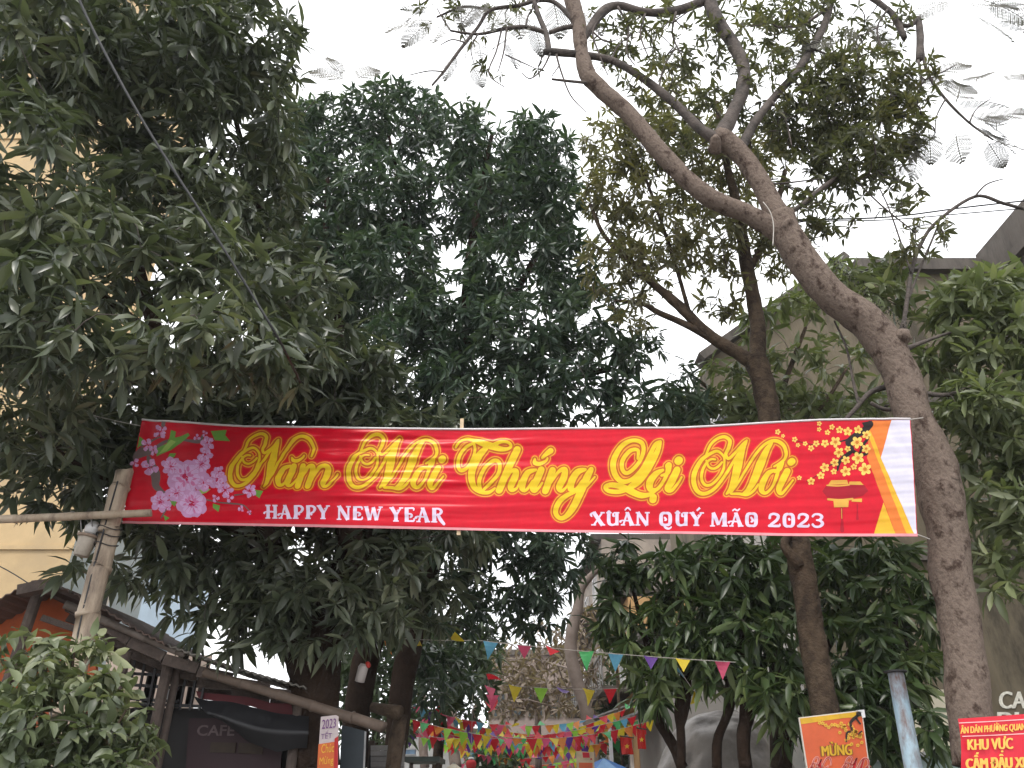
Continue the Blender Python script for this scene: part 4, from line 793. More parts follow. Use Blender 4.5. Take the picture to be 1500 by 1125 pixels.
def zm(strokes, x0, y0, k): return [[(x0 + x / k, y0 + y / k, w / k) for x, y, w in s] for s in strokes]
CAP_M = [[(215, 240, 12), (260, 140, 15), (330, 75, 18), (410, 55, 22), (462, 95, 28), (450, 170, 26), (420, 235, 22), (450, 280, 20), (520, 218, 18), (600, 130, 14), (640, 95, 10)],
         [(405, 330, 13), (400, 260, 13), (340, 205, 16), (270, 222, 20), (170, 290, 30), (95, 420, 40), (86, 530, 40), (130, 620, 32), (210, 637, 26), (310, 580, 22), (410, 455, 20), (500, 310, 18), (570, 200, 14), (640, 95, 9)],
         [(405, 330, 13), (395, 390, 16), (350, 470, 16), (270, 545, 16), (200, 547, 18), (165, 480, 20), (180, 390, 18), (225, 315, 14), (270, 285, 12), (310, 288, 9)],
         [(218, 300, 12), (240, 360, 14), (290, 383, 14), (340, 360, 14), (382, 315, 10)],
         [(640, 95, 9), (595, 180, 48), (548, 345, 78), (515, 480, 66), (470, 590, 36), (428, 640, 10)]]
M_TAIL = [[(470, 635, 8), (540, 540, 14), (620, 410, 15), (730, 240, 16), (830, 135, 18), (930, 100, 24), (1015, 140, 28), (1048, 220, 24), (1038, 280, 18), (990, 325, 14), (925, 362, 8)],
          [(900, 125, 16), (850, 190, 46), (785, 330, 76), (715, 500, 66), (655, 600, 40), (600, 640, 14)],
          [(478, 640, 12), (560, 640, 18), (640, 650, 20), (710, 610, 16), (760, 545, 10)],
          [(940, 400, 14), (865, 430, 40), (805, 530, 56), (795, 605, 46), (840, 632, 20), (905, 570, 16), (955, 450, 26), (975, 350, 30)],
          [(1010, 320, 32), (985, 390, 26), (930, 420, 10)],
          [(1062, 410, 56), (1015, 500, 60), (975, 595, 50), (1000, 640, 22), (1060, 580, 12), (1120, 505, 7)], [(1098, 322, 60), (1112, 310, 62)]]
NAM = CAP_M[:4] + [[(600, 125, 8), (565, 200, 46), (530, 350, 74), (500, 460, 60), (470, 560, 32), (430, 628, 10)],
       [(430, 628, 10), (540, 470, 15), (640, 290, 20), (740, 150, 22), (840, 85, 28), (930, 112, 28), (975, 190, 22), (975, 250, 16), (955, 300, 9)],
       [(730, 408, 14), (650, 440, 36), (590, 535, 54), (595, 602, 40), (645, 600, 18), (710, 510, 14)], [(770, 410, 50), (725, 500, 56), (690, 590, 46), (720, 618, 18), (795, 550, 10)],
       [(740, 315, 10), (758, 345, 30), (800, 352, 30), (850, 322, 16), (876, 292, 7)],
       [(870, 408, 46), (835, 520, 56), (800, 625, 50)], [(835, 550, 10), (915, 430, 22), (970, 412, 44), (965, 480, 56), (910, 625, 50)],
       [(950, 560, 10), (1030, 440, 22), (1100, 405, 36), (1140, 440, 56), (1110, 530, 56), (1080, 600, 46), (1110, 628, 20), (1180, 570, 12), (1240, 490, 8)]]
# the N of the first word starts a little higher and narrower than the M
NAM[:4] = [[(x - 25 if i else x, y, w) for x, y, w in s] for i, s in enumerate(CAP_M[:4])]
NAM[0] = [(215, 235, 12), (270, 130, 16), (350, 70, 19), (420, 55, 23), (467, 92, 26), (450, 160, 24), (420, 220, 20), (440, 262, 18), (510, 215, 16), (570, 155, 14), (600, 125, 10)]
NAM[1] = [(385, 340, 13), (380, 260, 13), (330, 207, 15), (270, 215, 18), (170, 285, 26), (75, 430, 38), (65, 545, 38), (115, 615, 30), (195, 607, 24), (300, 530, 20), (400, 390, 18), (500, 245, 16), (600, 125, 9)]
THANG = [[(50, 100, 10), (95, 40, 17), (160, 14, 20), (220, 26, 28), (300, 50, 52), (400, 84, 56), (500, 112, 40), (570, 110, 22), (603, 82, 18), (570, 48, 18), (500, 44, 24), (430, 74, 30)],
         [(232, 60, 17), (242, 120, 17), (222, 200, 19), (165, 300, 25), (100, 330, 28), (70, 270, 24), (90, 180, 22), (150, 100, 20), (220, 62, 16)],
         [(350, 105, 40), (275, 190, 62), (222, 300, 64), (207, 400, 56), (232, 490, 46), (300, 542, 30), (380, 545, 28), (440, 502, 10)],
         [(305, 540, 20), (285, 480, 30), (292, 400, 28), (350, 290, 26), (430, 227, 28), (485, 250, 28), (480, 350, 26), (410, 440, 22), (345, 500, 18), (310, 538, 14)],
         [(665, 118, 60), (590, 275, 62), (482, 525, 58)], [(520, 480, 10), (595, 345, 22), (650, 335, 46), (640, 395, 60), (600, 480, 56), (612, 522, 34), (660, 500, 14), (690, 430, 9)],
         [(850, 322, 16), (770, 350, 46), (722, 440, 58), (716, 505, 50), (752, 522, 20), (820, 430, 14)], [(905, 322, 58), (862, 420, 60), (822, 505, 54), (850, 528, 24), (915, 450, 11)],
         [(840, 212, 12), (842, 250, 36), (890, 262, 34), (950, 232, 16), (968, 205, 8)], [(915, 200, 14), (960, 160, 36), (1000, 130, 46)],
         [(1018, 328, 56), (982, 430, 58), (945, 532, 56)], [(985, 475, 10), (1075, 345, 22), (1140, 322, 46), (1130, 400, 60), (1085, 490, 56), (1105, 530, 30), (1150, 500, 12), (1192, 425, 8)],
         [(1345, 322, 20), (1270, 345, 52), (1212, 430, 62), (1202, 512, 52), (1252, 515, 22), (1315, 430, 14)],
         [(1405, 322, 40), (1362, 400, 62), (1292, 560, 62), (1222, 700, 58), (1150, 785, 38), (1088, 800, 30), (1048, 740, 40), (1082, 645, 42), (1160, 578, 36), (1250, 540, 18), (1350, 490, 14), (1440, 395, 8)]]
LOI = [[(272, 205, 12), (272, 145, 17), (215, 150, 22), (160, 220, 24), (160, 290, 22), (200, 312, 20), (270, 250, 20), (312, 160, 22), (300, 92, 24), (230, 75, 22), (150, 120, 28), (95, 220, 36), (100, 310, 34), (150, 372, 30), (222, 362, 22), (300, 290, 24), (360, 180, 24), (400, 105, 22), (435, 85, 18)],
       [(435, 88, 18), (410, 165, 32), (340, 280, 56), (275, 370, 50), (216, 415, 34)],
       [(290, 352, 14), (220, 412, 30), (140, 447, 26), (60, 442, 24), (35, 412, 22), (80, 398, 28), (160, 414, 36), (230, 450, 42), (300, 477, 36), (370, 465, 20), (425, 415, 9)],
       [(455, 292, 14), (402, 322, 36), (360, 382, 46), (366, 432, 36), (412, 432, 18), (462, 370, 16), (490, 300, 24), (492, 262, 34)], [(500, 255, 36), (492, 312, 22), (445, 332, 10)], [(386, 492, 44), (382, 508, 46)],
       [(560, 290, 42), (522, 370, 48), (490, 428, 38), (520, 440, 18), (568, 385, 10), (592, 345, 6)], [(568, 226, 50), (574, 218, 50)]]
def second_mo(st): return [[(1016 + (500 + x / 7.5 - 511) * 1.05, 639 + (630 + y / 7.5 - 637) * 1.075, w / 7.5 * 1.06) for x, y, w in s] for s in st]
SCRIPT = [zm(NAM, 330, 630, 7.5), zm(CAP_M + M_TAIL, 500, 630, 7.5), zm(THANG, 660, 640, 6.818), zm(LOI, 880, 630, 5.0), second_mo(CAP_M + M_TAIL)]
G_GLOW = cloth_mat('print_red_glow', (0.62, 0.035, 0.018)); G_OUT = cloth_mat('print_gold_edge', (0.76, 0.33, 0.032)); G_IN = cloth_mat('print_orange_gap', (0.50, 0.105, 0.014)); G_FILL = cloth_mat('print_yellow', (0.76, 0.52, 0.018))
for word in SCRIPT:
    for off, ex, m, nm in ((0.0012, 6.2, G_GLOW, 'lettering_glow'), (0.0022, 4.4, G_OUT, 'lettering_outline'), (0.0032, 2.9, G_IN, 'lettering_shadow'), (0.0044, 0.75, G_FILL, 'gold_lettering')):
        pr = Print(off)
        for st in word: pr.ribbon(st, ex)
        tag(pr.build(nm, m), kind='stuff')

# --- small decorative capitals
def ring(x0, x1, w, top=0.94, bot=0.06):
    xm = (x0 + x1) / 2
    return [(xm, top, w * .6), (x0 + .10, top - .02, w * .8), (x0, 0.75, w), (x0, 0.25, w), (x0 + .10, bot + .02, w * .8), (xm, bot, w * .6), (x1 - .10, bot + .02, w * .8), (x1, 0.25, w), (x1, 0.75, w), (x1 - .10, top - .02, w * .8), (xm, top, w * .6)]
def sf(x, y, w=.38): return [(x - w / 2, y, .10), (x + w / 2, y, .10)]
GLY = {
 'H': (0.95, [[(.24, 1, .24), (.24, 0, .24)], [(.76, 1, .24), (.76, 0, .24)], [(-.04, .42, .16), (.02, .50, .10), (.4, .53, .12), (.76, .5, .12)], sf(.24, .96), sf(.24, .04), sf(.76, .96), sf(.76, .04)]),
 'A': (0.92, [[(.14, 0, .13), (.44, 1, .14)], [(.44, 1, .2), (.76, 0, .30)], [(-.05, .30, .18), (.06, .38, .10), (.6, .36, .11)], sf(.13, .04, .3), sf(.76, .04, .38), sf(.42, .96, .24)]),
 'P': (0.82, [[(.22, 1, .28), (.22, 0, .28)], [(.2, .93, .13), (.55, .93, .15), (.72, .76, .22), (.58, .52, .14), (.42, .46, .12), (.46, .34, .16)], sf(.22, .04, .42)]),
 'Y': (0.86, [[(.10, 1, .26), (.42, .48, .26)], [(.80, 1, .10), (.48, .48, .14)], [(.42, .5, .26), (.42, 0, .26)], sf(.12, .96, .34), sf(.78, .96, .3), sf(.42, .04, .4), [(.52, .80, .16), (.56, .76, .16)]]),
 'N': (0.95, [[(.14, 1, .14), (.14, 0, .16)], [(.14, 1, .24), (.78, 0, .26)], [(.80, 1, .14), (.80, 0, .14)], sf(.14, .04, .34), sf(.80, .96, .34), sf(.12, .96, .26)]),
 'E': (0.82, [[(.22, 1, .28), (.22, 0, .28)], [(.2, .94, .12), (.68, .94, .14), (.72, .80, .10)], [(.2, .06, .12), (.68, .06, .14), (.74, .22, .10)], [(.2, .52, .11), (.48, .54, .12), (.60, .42, .16), (.48, .32, .12)]]),
 'W': (1.28, [[(.10, 1, .26), (.36, 0, .26)], [(.38, 0, .12), (.62, .95, .12)], [(.60, .95, .26), (.86, 0, .26)], [(.88, 0, .12), (1.16, 1, .10)], sf(.10, .96, .32), sf(1.14, .96, .3), [(.96, .8, .16), (1.0, .76, .16)]]),
 'R': (0.92, [[(.22, 1, .28), (.22, 0, .28)], [(.2, .93, .13), (.55, .93, .15), (.72, .76, .22), (.56, .54, .14), (.3, .5, .1)], [(.48, .52, .2), (.66, .2, .26), (.90, -.10, .20)], sf(.22, .04, .42)]),
 'X': (0.90, [[(.14, 1, .28), (.76, 0, .28)], [(.76, 1, .12), (.14, 0, .14)], [(.14, .98, .12), (-.06, .84, .16), (.0, .70, .12)], sf(.14, .04, .34), sf(.76, .96, .3), sf(.76, .04, .36)]),
 'U': (0.95, [[(.20, 1, .26), (.20, .26, .26), (.34, .06, .18), (.52, .05, .14), (.70, .14, .18), (.76, .3, .2)], [(.76, 1, .24), (.76, 0, .24)], [(.52, .9, .14), (.50, .74, .16), (.58, .70, .12)], sf(.2, .96), sf(.74, .96)]),
 'Q': (0.98, [ring(.18, .78, .26), [(.42, .6, .14), (.52, .46, .16), (.44, .40, .12)], [(.36, .05, .14), (.5, -.16, .18), (.72, -.22, .14), (.86, -.10, .10)]]),
 'O': (0.98, [ring(.18, .78, .26), [(.46, .66, .14), (.58, .46, .2), (.48, .36, .14)]]),
 'M': (1.18, [[(.16, 1, .14), (.14, 0, .16)], [(.18, 1, .26), (.56, .12, .24)], [(.56, .12, .12), (.92, 1, .12)], [(.96, 1, .30), (.98, 0, .30)], sf(.14, .04, .34), sf(.98, .04, .42)]),
 '2': (0.82, [[(.12, .66, .18), (.16, .88, .16), (.42, .95, .16), (.66, .80, .22), (.56, .50, .20), (.22, .2, .18), (.12, .08, .14)], [(.08, .08, .17), (.72, .08, .17), (.76, .22, .08)]]),
 '0': (0.86, [ring(.16, .70, .25), [(.42, .66, .13), (.50, .48, .16)]]),
 '3': (0.82, [[(.10, .80, .16), (.24, .94, .14), (.52, .93, .16), (.68, .76, .22), (.54, .54, .16), (.36, .52, .12)], [(.4, .52, .12), (.60, .46, .16), (.72, .26, .24), (.54, .06, .16), (.24, .06, .15), (.10, .2, .16)]]),
}
ACC = {'Â': ('A', [[(.28, 1.16, .10), (.46, 1.32, .12), (.64, 1.16, .10)]]), 'Ý': ('Y', [[(.44, 1.12, .12), (.66, 1.34, .16)]]), 'Ã': ('A', [[(.22, 1.16, .10), (.36, 1.26, .12), (.52, 1.16, .12), (.68, 1.28, .10)]])}
WHITE_P = cloth_mat('print_white', (0.72, 0.60, 0.76))
def caps(word, x0, x1, yt, yb, slope=0.009):
    items = [ACC[c] if c in ACC else (c, []) for c in word]; tot = sum(GLY[g][0] for g, a in items); sx = (x1 - x0) / tot; h = yb - yt; x = x0 + .03 * sx; pr = Print(0.0024)
    for g, ac in items:
        w, st = GLY[g]
        for s in st + ac:
            k = min(sx, h)
            pr.ribbon([(x + px * sx * .90, yb - py * h + (x + px * sx - x0) * slope, pw * (sx * .55 + h * .45) * .94) for px, py, pw in s], 0.0, closed_caps=len(s) > 2, step=1.0)
        x += w * sx
    pr.build('white_lettering', WHITE_P)
caps('HAPPY', 388, 484, 740.5, 760.5); caps('NEW', 494, 563, 742, 762.5); caps('YEAR', 571, 652, 743.5, 764.5)
caps('XUÂN', 866, 953, 749, 768.5); caps('QUÝ', 964, 1031, 750, 769.5); caps('MÃO', 1040, 1113, 751, 771); caps('2023', 1124, 1208, 752, 772)

# --- printed corner shapes, blossoms and lanterns
def pp(off, name, m, polys=(), ells=(), ribs=()):
    pr = Print(off)
    for q in polys: pr.poly(q)
    for q in ells: pr.ell(*q)
    for q in ribs: pr.ribbon(q)
    pr.build(name, m)
pp(0.0012, 'orange_corner', cloth_mat('print_orange', (0.72, 0.19, 0.035)), [[(1275, 618.3), (1304, 617.8), (1289, 672), (1272, 640)], [(1271, 640), (1329, 785), (1312, 784.6), (1269, 672)]])
pp(0.0016, 'yellow_corner', cloth_mat('print_amber', (0.74, 0.42, 0.03)), [[(1272, 630), (1279, 645), (1289, 672), (1339, 785.5), (1328, 785.3), (1271, 641)], [(1293, 737), (1312, 785), (1279, 784.8)]])
pp(0.0013, 'white_corner', cloth_mat('print_pale', (0.66, 0.64, 0.76)), [[(1304, 617.6), (1331, 617), (1342, 786), (1339, 785.5), (1289, 672)]])
z6 = lambda x, y: (1130 + x / 5.92, 610 + y / 5.92)
pp(0.0018, 'black_branch', cloth_mat('print_black', (0.02, 0.012, 0.012)), [[z6(775, 65), z6(862, 50), z6(858, 105), z6(800, 110)]], (),
   [[(*z6(x, y), w / 5.92) for x, y, w in q] for q in ([(845, 80, 60), (800, 130, 60), (740, 165, 55), (690, 200, 50), (655, 235, 42), (690, 290, 40), (665, 330, 36), (615, 365, 34), (585, 405, 28), (570, 470, 16)], [(800, 130, 40), (830, 190, 24), (780, 270, 26), (760, 340, 20)], [(690, 300, 26), (760, 340, 30), (820, 330, 26)], [(585, 400, 14), (500, 430, 8), (400, 510, 5), (300, 570, 4)], [(690, 200, 20), (560, 230, 9), (380, 250, 6), (220, 215, 4)])])
fl = [(55, 135, 25), (100, 170, 18), (200, 203, 25), (228, 252, 20), (290, 240, 22), (340, 280, 28), (385, 240, 30), (460, 240, 36), (550, 230, 50), (735, 235, 55), (580, 318, 45), (655, 290, 28), (640, 385, 40), (745, 368, 55), (545, 405, 38), (460, 447, 42), (805, 465, 58), (640, 482, 48), (710, 443, 28), (538, 482, 28),
      (425, 517, 35), (342, 565, 34), (240, 535, 22), (585, 125, 32), (655, 140, 40), (745, 125, 38), (482, 145, 25), (520, 100, 25), (410, 70, 22), (410, 118, 20), (815, 170, 40), (812, 290, 40)]
pet, cen = Print(0.0030), Print(0.0038)
for i, (x, y, r) in enumerate(fl):
    X, Y = z6(x, y); r = r / 5.92; a0 = i * 1.3
    for k in range(5):
        a = a0 + k * 2 * math.pi / 5; pet.ell(X + math.cos(a) * r * .6, Y + math.sin(a) * r * .6, r * .40, r * .34, math.degrees(a), 9)
    cen.ell(X, Y, r * .26, n=8)
    for k in range(5):
        a = a0 + k * 2 * math.pi / 5; cen.ribbon([(X, Y, r * .12), (X + math.cos(a) * r * .5, Y + math.sin(a) * r * .5, r * .06)], closed_caps=False)
tag(pet.build('yellow_blossom', cloth_mat('print_pale_yellow', (0.82, 0.55, 0.12))), kind='stuff'); tag(cen.build('blossom_centre', cloth_mat('print_deep_orange', (0.55, 0.16, 0.02))), kind='stuff')
pp(0.0018, 'printed_lantern', cloth_mat('print_dark_red', (0.36, 0.006, 0.02)), [[z6(x, y) for x, y in ((440, 650), (480, 595), (560, 585), (690, 585), (800, 600), (835, 650), (790, 690), (700, 715), (560, 715), (480, 700))]], (),
   [[(*z6(605, 800), 3.4), (*z6(610, 900), 3.4), (*z6(612, 990), 6)], [(*z6(740, 770), 2), (*z6(742, 840), 2), (*z6(742, 890), 4)]])
pp(0.0026, 'lantern_trim', cloth_mat('print_gold', (0.66, 0.36, 0.06)), [[z6(x, y) for x, y in q] for q in (((515, 558), (650, 556), (665, 592), (490, 596)), ((672, 570), (765, 570), (795, 600), (668, 596)), ((535, 735), (668, 733), (662, 790), (540, 792)), ((690, 742), (700, 720), (782, 715), (780, 748)))], [],
   [[(*z6(480, 600), 2), (*z6(575, 606), 2), (*z6(670, 598), 2)], [(*z6(490, 720), 3), (*z6(600, 728), 3.4), (*z6(700, 718), 3)], [(*z6(605, 800), 1), (*z6(608, 890), 1)]])
# pink peach blossoms at the left end
z2 = lambda x, y: (180 + x / 6.618, 610 + y / 6.618)
rp = random.Random(3)
branch, green, lil, pink, mag, grn2 = Print(0.0014), Print(0.0018), Print(0.0026), Print(0.0033), Print(0.0040), Print(0.0022)
for q in ([(130, 400, 60), (200, 350, 90), (300, 330, 60), (420, 250, 30), (560, 230, 20), (740, 250, 40), (780, 190, 20)], [(250, 400, 40), (320, 560, 100), (330, 680, 70), (420, 760, 30)], [(395, 90, 40), (400, 60, 40)], [(430, 900, 20), (380, 990, 12)], [(800, 810, 10), (950, 840, 14), (1060, 850, 18), (1180, 870, 12), (1250, 950, 8)], [(1090, 770, 14), (1180, 760, 8)], [(190, 290, 30), (320, 220, 16), (400, 200, 10)]):
    branch.ribbon([(*z2(x, y), w / 6.618) for x, y, w in q])
for q in (((470, 135), (520, 150), (510, 210), (560, 200), (640, 165), (655, 190), (560, 270), (470, 330), (330, 390), (330, 320), (430, 270), (460, 210)), ((860, 150), (1015, 140), (1000, 190), (1050, 250), (900, 240)), ((170, 200), (230, 250), (150, 320)), ((480, 800), (540, 800), (510, 880), (460, 840)), ((880, 850), (950, 870), (930, 930), (880, 890)), ((1290, 720), (1370, 730), (1330, 800), (1290, 770)), ((400, 960), (460, 990), (420, 1020)), ((460, 360), (520, 360), (500, 400), (440, 400))):
    green.poly([z2(x, y) for x, y in q])
for q in (((720, 740), (780, 700), (860, 710), (820, 745), (760, 760), (770, 830), (735, 830)), ((470, 230), (520, 250), (430, 340), (350, 370), (420, 290))): grn2.poly([z2(x, y) for x, y in q])
lil2 = Print(0.0029)
def bloom(x, y, r, n, seed):
    X, Y = z2(x, y); r /= 6.618; q = random.Random(seed); a0 = q.random() * 6; big = r > 14
    def petal(lay, a, d, L, W, jag):
        pts = []
        for i in range(14):
            t = 2 * math.pi * i / 14; k = 1 + jag * q.uniform(-1, 1); u = math.cos(t) * L * k; v = math.sin(t) * W * k * (1.15 if math.cos(t) > 0 else .75)
            pts.append((X + math.cos(a) * (d + u) - math.sin(a) * v, Y + math.sin(a) * (d + u) + math.cos(a) * v))
        lay.poly(pts)
    for k in range(n): petal(lil, a0 + k * 2 * math.pi / n + q.uniform(-.15, .15), r * q.uniform(.5, .68), r * q.uniform(.36, .50), r * q.uniform(.26, .40), .13)
    m_ = n if big else max(3, n - 1)
    for k in range(m_): petal(lil2, a0 + .4 + k * 2 * math.pi / m_ + q.uniform(-.2, .2), r * q.uniform(.38, .5), r * q.uniform(.26, .36), r * q.uniform(.16, .26), .16)
    for k in range(m_ + (3 if big else 0)):
        a = a0 + .5 + k * 2 * math.pi / (m_ + (3 if big else 0)); d = r * q.uniform(.16, .5); pink.ell(X + math.cos(a) * d, Y + math.sin(a) * d, r * q.uniform(.10, .2), r * q.uniform(.05, .10), math.degrees(a) + q.uniform(-40, 40), 8)
    for k in range(n + 4):
        a = a0 + .2 + k * 2 * math.pi / (n + 4); pink.ribbon([(X + math.cos(a) * r * .3, Y + math.sin(a) * r * .3, .8), (X + math.cos(a + .1) * r * q.uniform(.6, .9), Y + math.sin(a + .1) * r * q.uniform(.6, .9), .3)], closed_caps=False)
    for k in range(4): mag.ell(X + q.uniform(-.16, .16) * r, Y + q.uniform(-.16, .16) * r, r * q.uniform(.06, .13), r * .08, q.uniform(0, 180), 7)
for x, y, r, n in ((480, 490, 95, 6), (770, 470, 95, 6), (530, 740, 100, 6), (790, 650, 85, 5), (940, 545, 62, 4), (300, 330, 50, 4), (620, 590, 190, 9), (680, 850, 150, 8), (375, 830, 105, 6), (365, 150, 72, 4), (830, 265, 70, 5), (800, 370, 78, 5), (270, 495, 90, 4), (240, 280, 60, 4), (915, 620, 90, 6), (1000, 720, 80, 4), (1235, 730, 70, 5), (130, 460, 50, 3), (725, 210, 36, 3), (800, 170, 34, 3), (905, 800, 40, 3), (1150, 900, 34, 3), (1230, 935, 24, 3), (440, 890, 40, 3), (1040, 800, 44, 3)):
    bloom(x, y, r, n, x)
pr = branch.build('blossom_branch', cloth_mat('print_grey_brown', (0.17, 0.12, 0.115))); green.build('printed_leaf', cloth_mat('print_green', (0.16, 0.36, 0.06))); grn2.build('printed_leaf', cloth_mat('print_light_green', (0.34, 0.52, 0.12)))
lil.build('pink_blossom', cloth_mat('print_lilac', (0.66, 0.34, 0.60))); tag(lil2.build('pink_blossom', cloth_mat('print_pale_lilac', (0.74, 0.47, 0.74))), kind='stuff'); pink.build('blossom_shading', cloth_mat('print_pink', (0.66, 0.20, 0.42))); mag.build('blossom_centre', cloth_mat('print_magenta', (0.55, 0.02, 0.10)))

# hems, batten and ropes
def edge(tab_t, n=150, dz=0.0, off=0.004):
    s = np.linspace(0, 1, n); x, y = sheet_px(s, np.full(n, tab_t)); return [Vector(v) for v in on_banner(x, y, off)]
def strip_hem(t, h, m, name):
    n = 200; s = np.linspace(0, 1, n); V = []
    for k in range(4):
        x, y = sheet_px(s, np.full(n, t + h * k / 3)); V.append(on_banner(x, y, 0.0022))
    V = np.vstack(V); T = []
    for k in range(3):
        for i in range(n - 1):
            a = k * n + i; T += [(a, a + 1, a + n + 1), (a, a + n + 1, a + n)]
    banner_mesh(name, V, np.array(T), m)
strip_hem(0.975, 0.024, cloth_mat('hem_pink', (0.72, 0.30, 0.33)), 'bottom_hem')
mb = MB(); e = edge(0.0, 120, off=0.0); mb.tube([q + Vector((0, 0, 0.004)) for q in e], [0.011] * len(e), 7, 1); mb.build('top_hem', cloth_mat('hem_white', (0.70, 0.66, 0.67)), banner, smooth=True)
q0, q1 = on_banner([676], [611], -0.03)[0], on_banner([671], [782], -0.03)[0]
MB().beam(q0, q1, 0.035, 0.02, Vector((0, 1, 0))).build('batten', mat('batten_wood', (0.55, 0.42, 0.27), 0.8, 0.2, 12), banner)
ro = MB(); ro.tube([on_banner([1331], [617])[0], P(1338, 614, 6.62), P(1352, 612, 6.70)], [0.006] * 3, 6, 3)
ro.tube([on_banner([1342], [784])[0], P(1352, 786, 6.55), P(1362, 790, 6.70)], [0.006] * 3, 6, 3); ro.tube([on_banner([182], [766])[0], P(172, 760, 6.97), P(166, 754, 6.95)], [0.006] * 3, 6, 3)
ro.build('rope', CORD, banner, smooth=True)

# ================================================================== bamboo frame at the left end of the banner
def bamboo(mb, a, b, r0, r1, node=0.38, sides=14):
    a, b = Vector(a), Vector(b); L = (b - a).length; d = (b - a) / L; pts, rad = [], []; s = 0; k = random.Random(int(L * 100)); side = d.orthogonal().normalized()
    while s < L:
        r = r0 + (r1 - r0) * s / L; nx = min(s + node * k.uniform(.85, 1.15), L); c = a + d * s + side * k.uniform(-.008, .008)
        for e, f in ((0.0, 1.10), (0.02, 1.13), (0.04, 1.0), (0.5, 0.97), (0.96, 1.0)):
            pts.append(c + d * (nx - s) * e); rad.append(r * f)
        s = nx
    pts.append(b); rad.append(r1); mb.tube(pts, rad, sides, 1, 0.05, freq=8)
pole = thing('bamboo_pole', 'thick split bamboo pole standing at the left end of the banner', 'pole', ground_pt(70, 1125, 6.95))
a = P(182, 690, 6.95); b = P(118, 950, 6.95); g_ = b + (b - a) * ((b.z) / (a.z - b.z))
mb = MB(); bamboo(mb, g_, a, .125, .082); mb.build('culm', BAMBOO, pole, smooth=True)
mb = MB()
for i in range(7):                                  # the split running along the culm
    t0, t1 = i / 7, (i + .98) / 7; q0 = g_.lerp(a, .35 + .62 * t0); q1 = g_.lerp(a, .35 + .62 * t1); mb.beam(q0 + Vector((.012 * math.sin(i), -.114 + .028 * (.35 + .62 * t0), 0)), q1 + Vector((.012 * math.sin(i + 1), -.114 + .028 * (.35 + .62 * t1), 0)), .012, .014)
mb.build('split', BLACKW, pole)
mb = MB(); 
for t in (.83, .85, .865): 
    q = g_.lerp(a, t); mb.tube([q + Vector((.105 * math.cos(x), .105 * math.sin(x), .02 * math.sin(x * 2))) for x in np.linspace(0, 6.4, 18)], [.005] * 18, 5, 1)
mb.build('tie_wire', BLACKW, pole, smooth=True)
bar = thing('bamboo_bar', 'thin horizontal bamboo bar tied across the pole, its tip over the banner corner', 'pole', P(222, 752, 6.80))
mb = MB(); bamboo(mb, P(-260, 772, 6.9), P(222, 751, 6.80), .044, .036, .5, 10); mb.build('culm', BAMBOO, bar, smooth=True)
# little lamp hanging from the bar
lamp = thing('hanging_lamp', 'small dusty lamp with a grey drum shade hanging under the bamboo bar', 'lamp', P(126, 800, 6.95))
s = mpp(126, 800, 6.95); c = P(124, 801, 6.95); ax = Vector((.16, 0, 1)).normalized()
MB().lathe(c, [(-14 * s, 9.5 * s), (-13 * s, 10.5 * s), (10 * s, 13 * s), (13 * s, 13 * s)], 16, ax).build('shade', mat('dusty_shade', (0.42, 0.37, 0.31), 0.7, 0.2, 9), lamp, smooth=True)
MB().lathe(c + ax * 13 * s, [(0, 13.5 * s), (2 * s, 17 * s), (4 * s, 16 * s), (6 * s, 8 * s)], 16, ax).build('brim', mat('brown_shade', (0.28, 0.21, 0.16), 0.7, 0.2, 9), lamp, smooth=True)
MB().lathe(c + ax * 19 * s, [(0, 7 * s), (2 * s, 10 * s), (10 * s, 11 * s), (16 * s, 8 * s), (20 * s, 3 * s)], 14, ax).build('glass', mat('milky_glass', (0.66, 0.66, 0.66), 0.15, 0.1, 6), lamp, smooth=True)
mb = MB()
for dx in (-10, 9): mb.tube([c + ax * 13 * s + Vector((dx * s, 0, 0)), P(126 + dx * .8, 760, 6.85)], [.006, .006], 5, 1)
mb.build('hanger', METAL, lamp)

# ================================================================== shed at the left
shed = thing('market_shed', 'old shed with a brown pitched roof and barred front at the lower left', 'shed', ground_pt(230, 1125, 8.6))
RUST = mat('rusty_roof', (0.085, 0.055, 0.045), 0.85, 0.3, 4, 0.3, 30, col2=(0.15, 0.105, 0.085)); ASB = mat('grey_roof_sheet', (0.22, 0.205, 0.18), 0.9, 0.2, 3, 0.3, 30)
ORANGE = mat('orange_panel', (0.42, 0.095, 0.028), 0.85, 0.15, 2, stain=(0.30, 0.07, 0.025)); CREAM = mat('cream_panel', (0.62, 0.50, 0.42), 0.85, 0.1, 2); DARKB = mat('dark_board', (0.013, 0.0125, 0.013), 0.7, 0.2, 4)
prof = [(54, 851), (100, 868), (140, 888), (190, 920), (240, 946), (290, 964), (340, 980), (395, 996), (448, 1010)]
def corr(name, p0, p1, Y0, Y1, m, w=.09):
    """a corrugated sheet between two points of the verge, running back from Y0 to Y1"""
    a, b = P(*p0, Y0), P(*p1, Y0); d = b - a; n = 10; mb = MB(); up = Vector((-d.z, 0, d.x)).normalized()
    vs = []
    for yy in (0, Y1 - Y0):
        for k in range(2):
            for i in range(n + 1):
                vs.append(a + d * i / n + Vector((0, yy, yy * .02)) + up * (.018 * math.sin(i * math.pi) + (.02 * (i % 2)) + (0.012 if k else 0)))
    q = n + 1; fs = []
    for i in range(n):
        fs += [(i, i + 1, 2 * q + i + 1, 2 * q + i), (q + i, 3 * q + i, 3 * q + i + 1, q + i + 1), (i, q + i, q + i + 1, i + 1)]
    mb.add(vs, fs); return mb.build(name, m, shed)
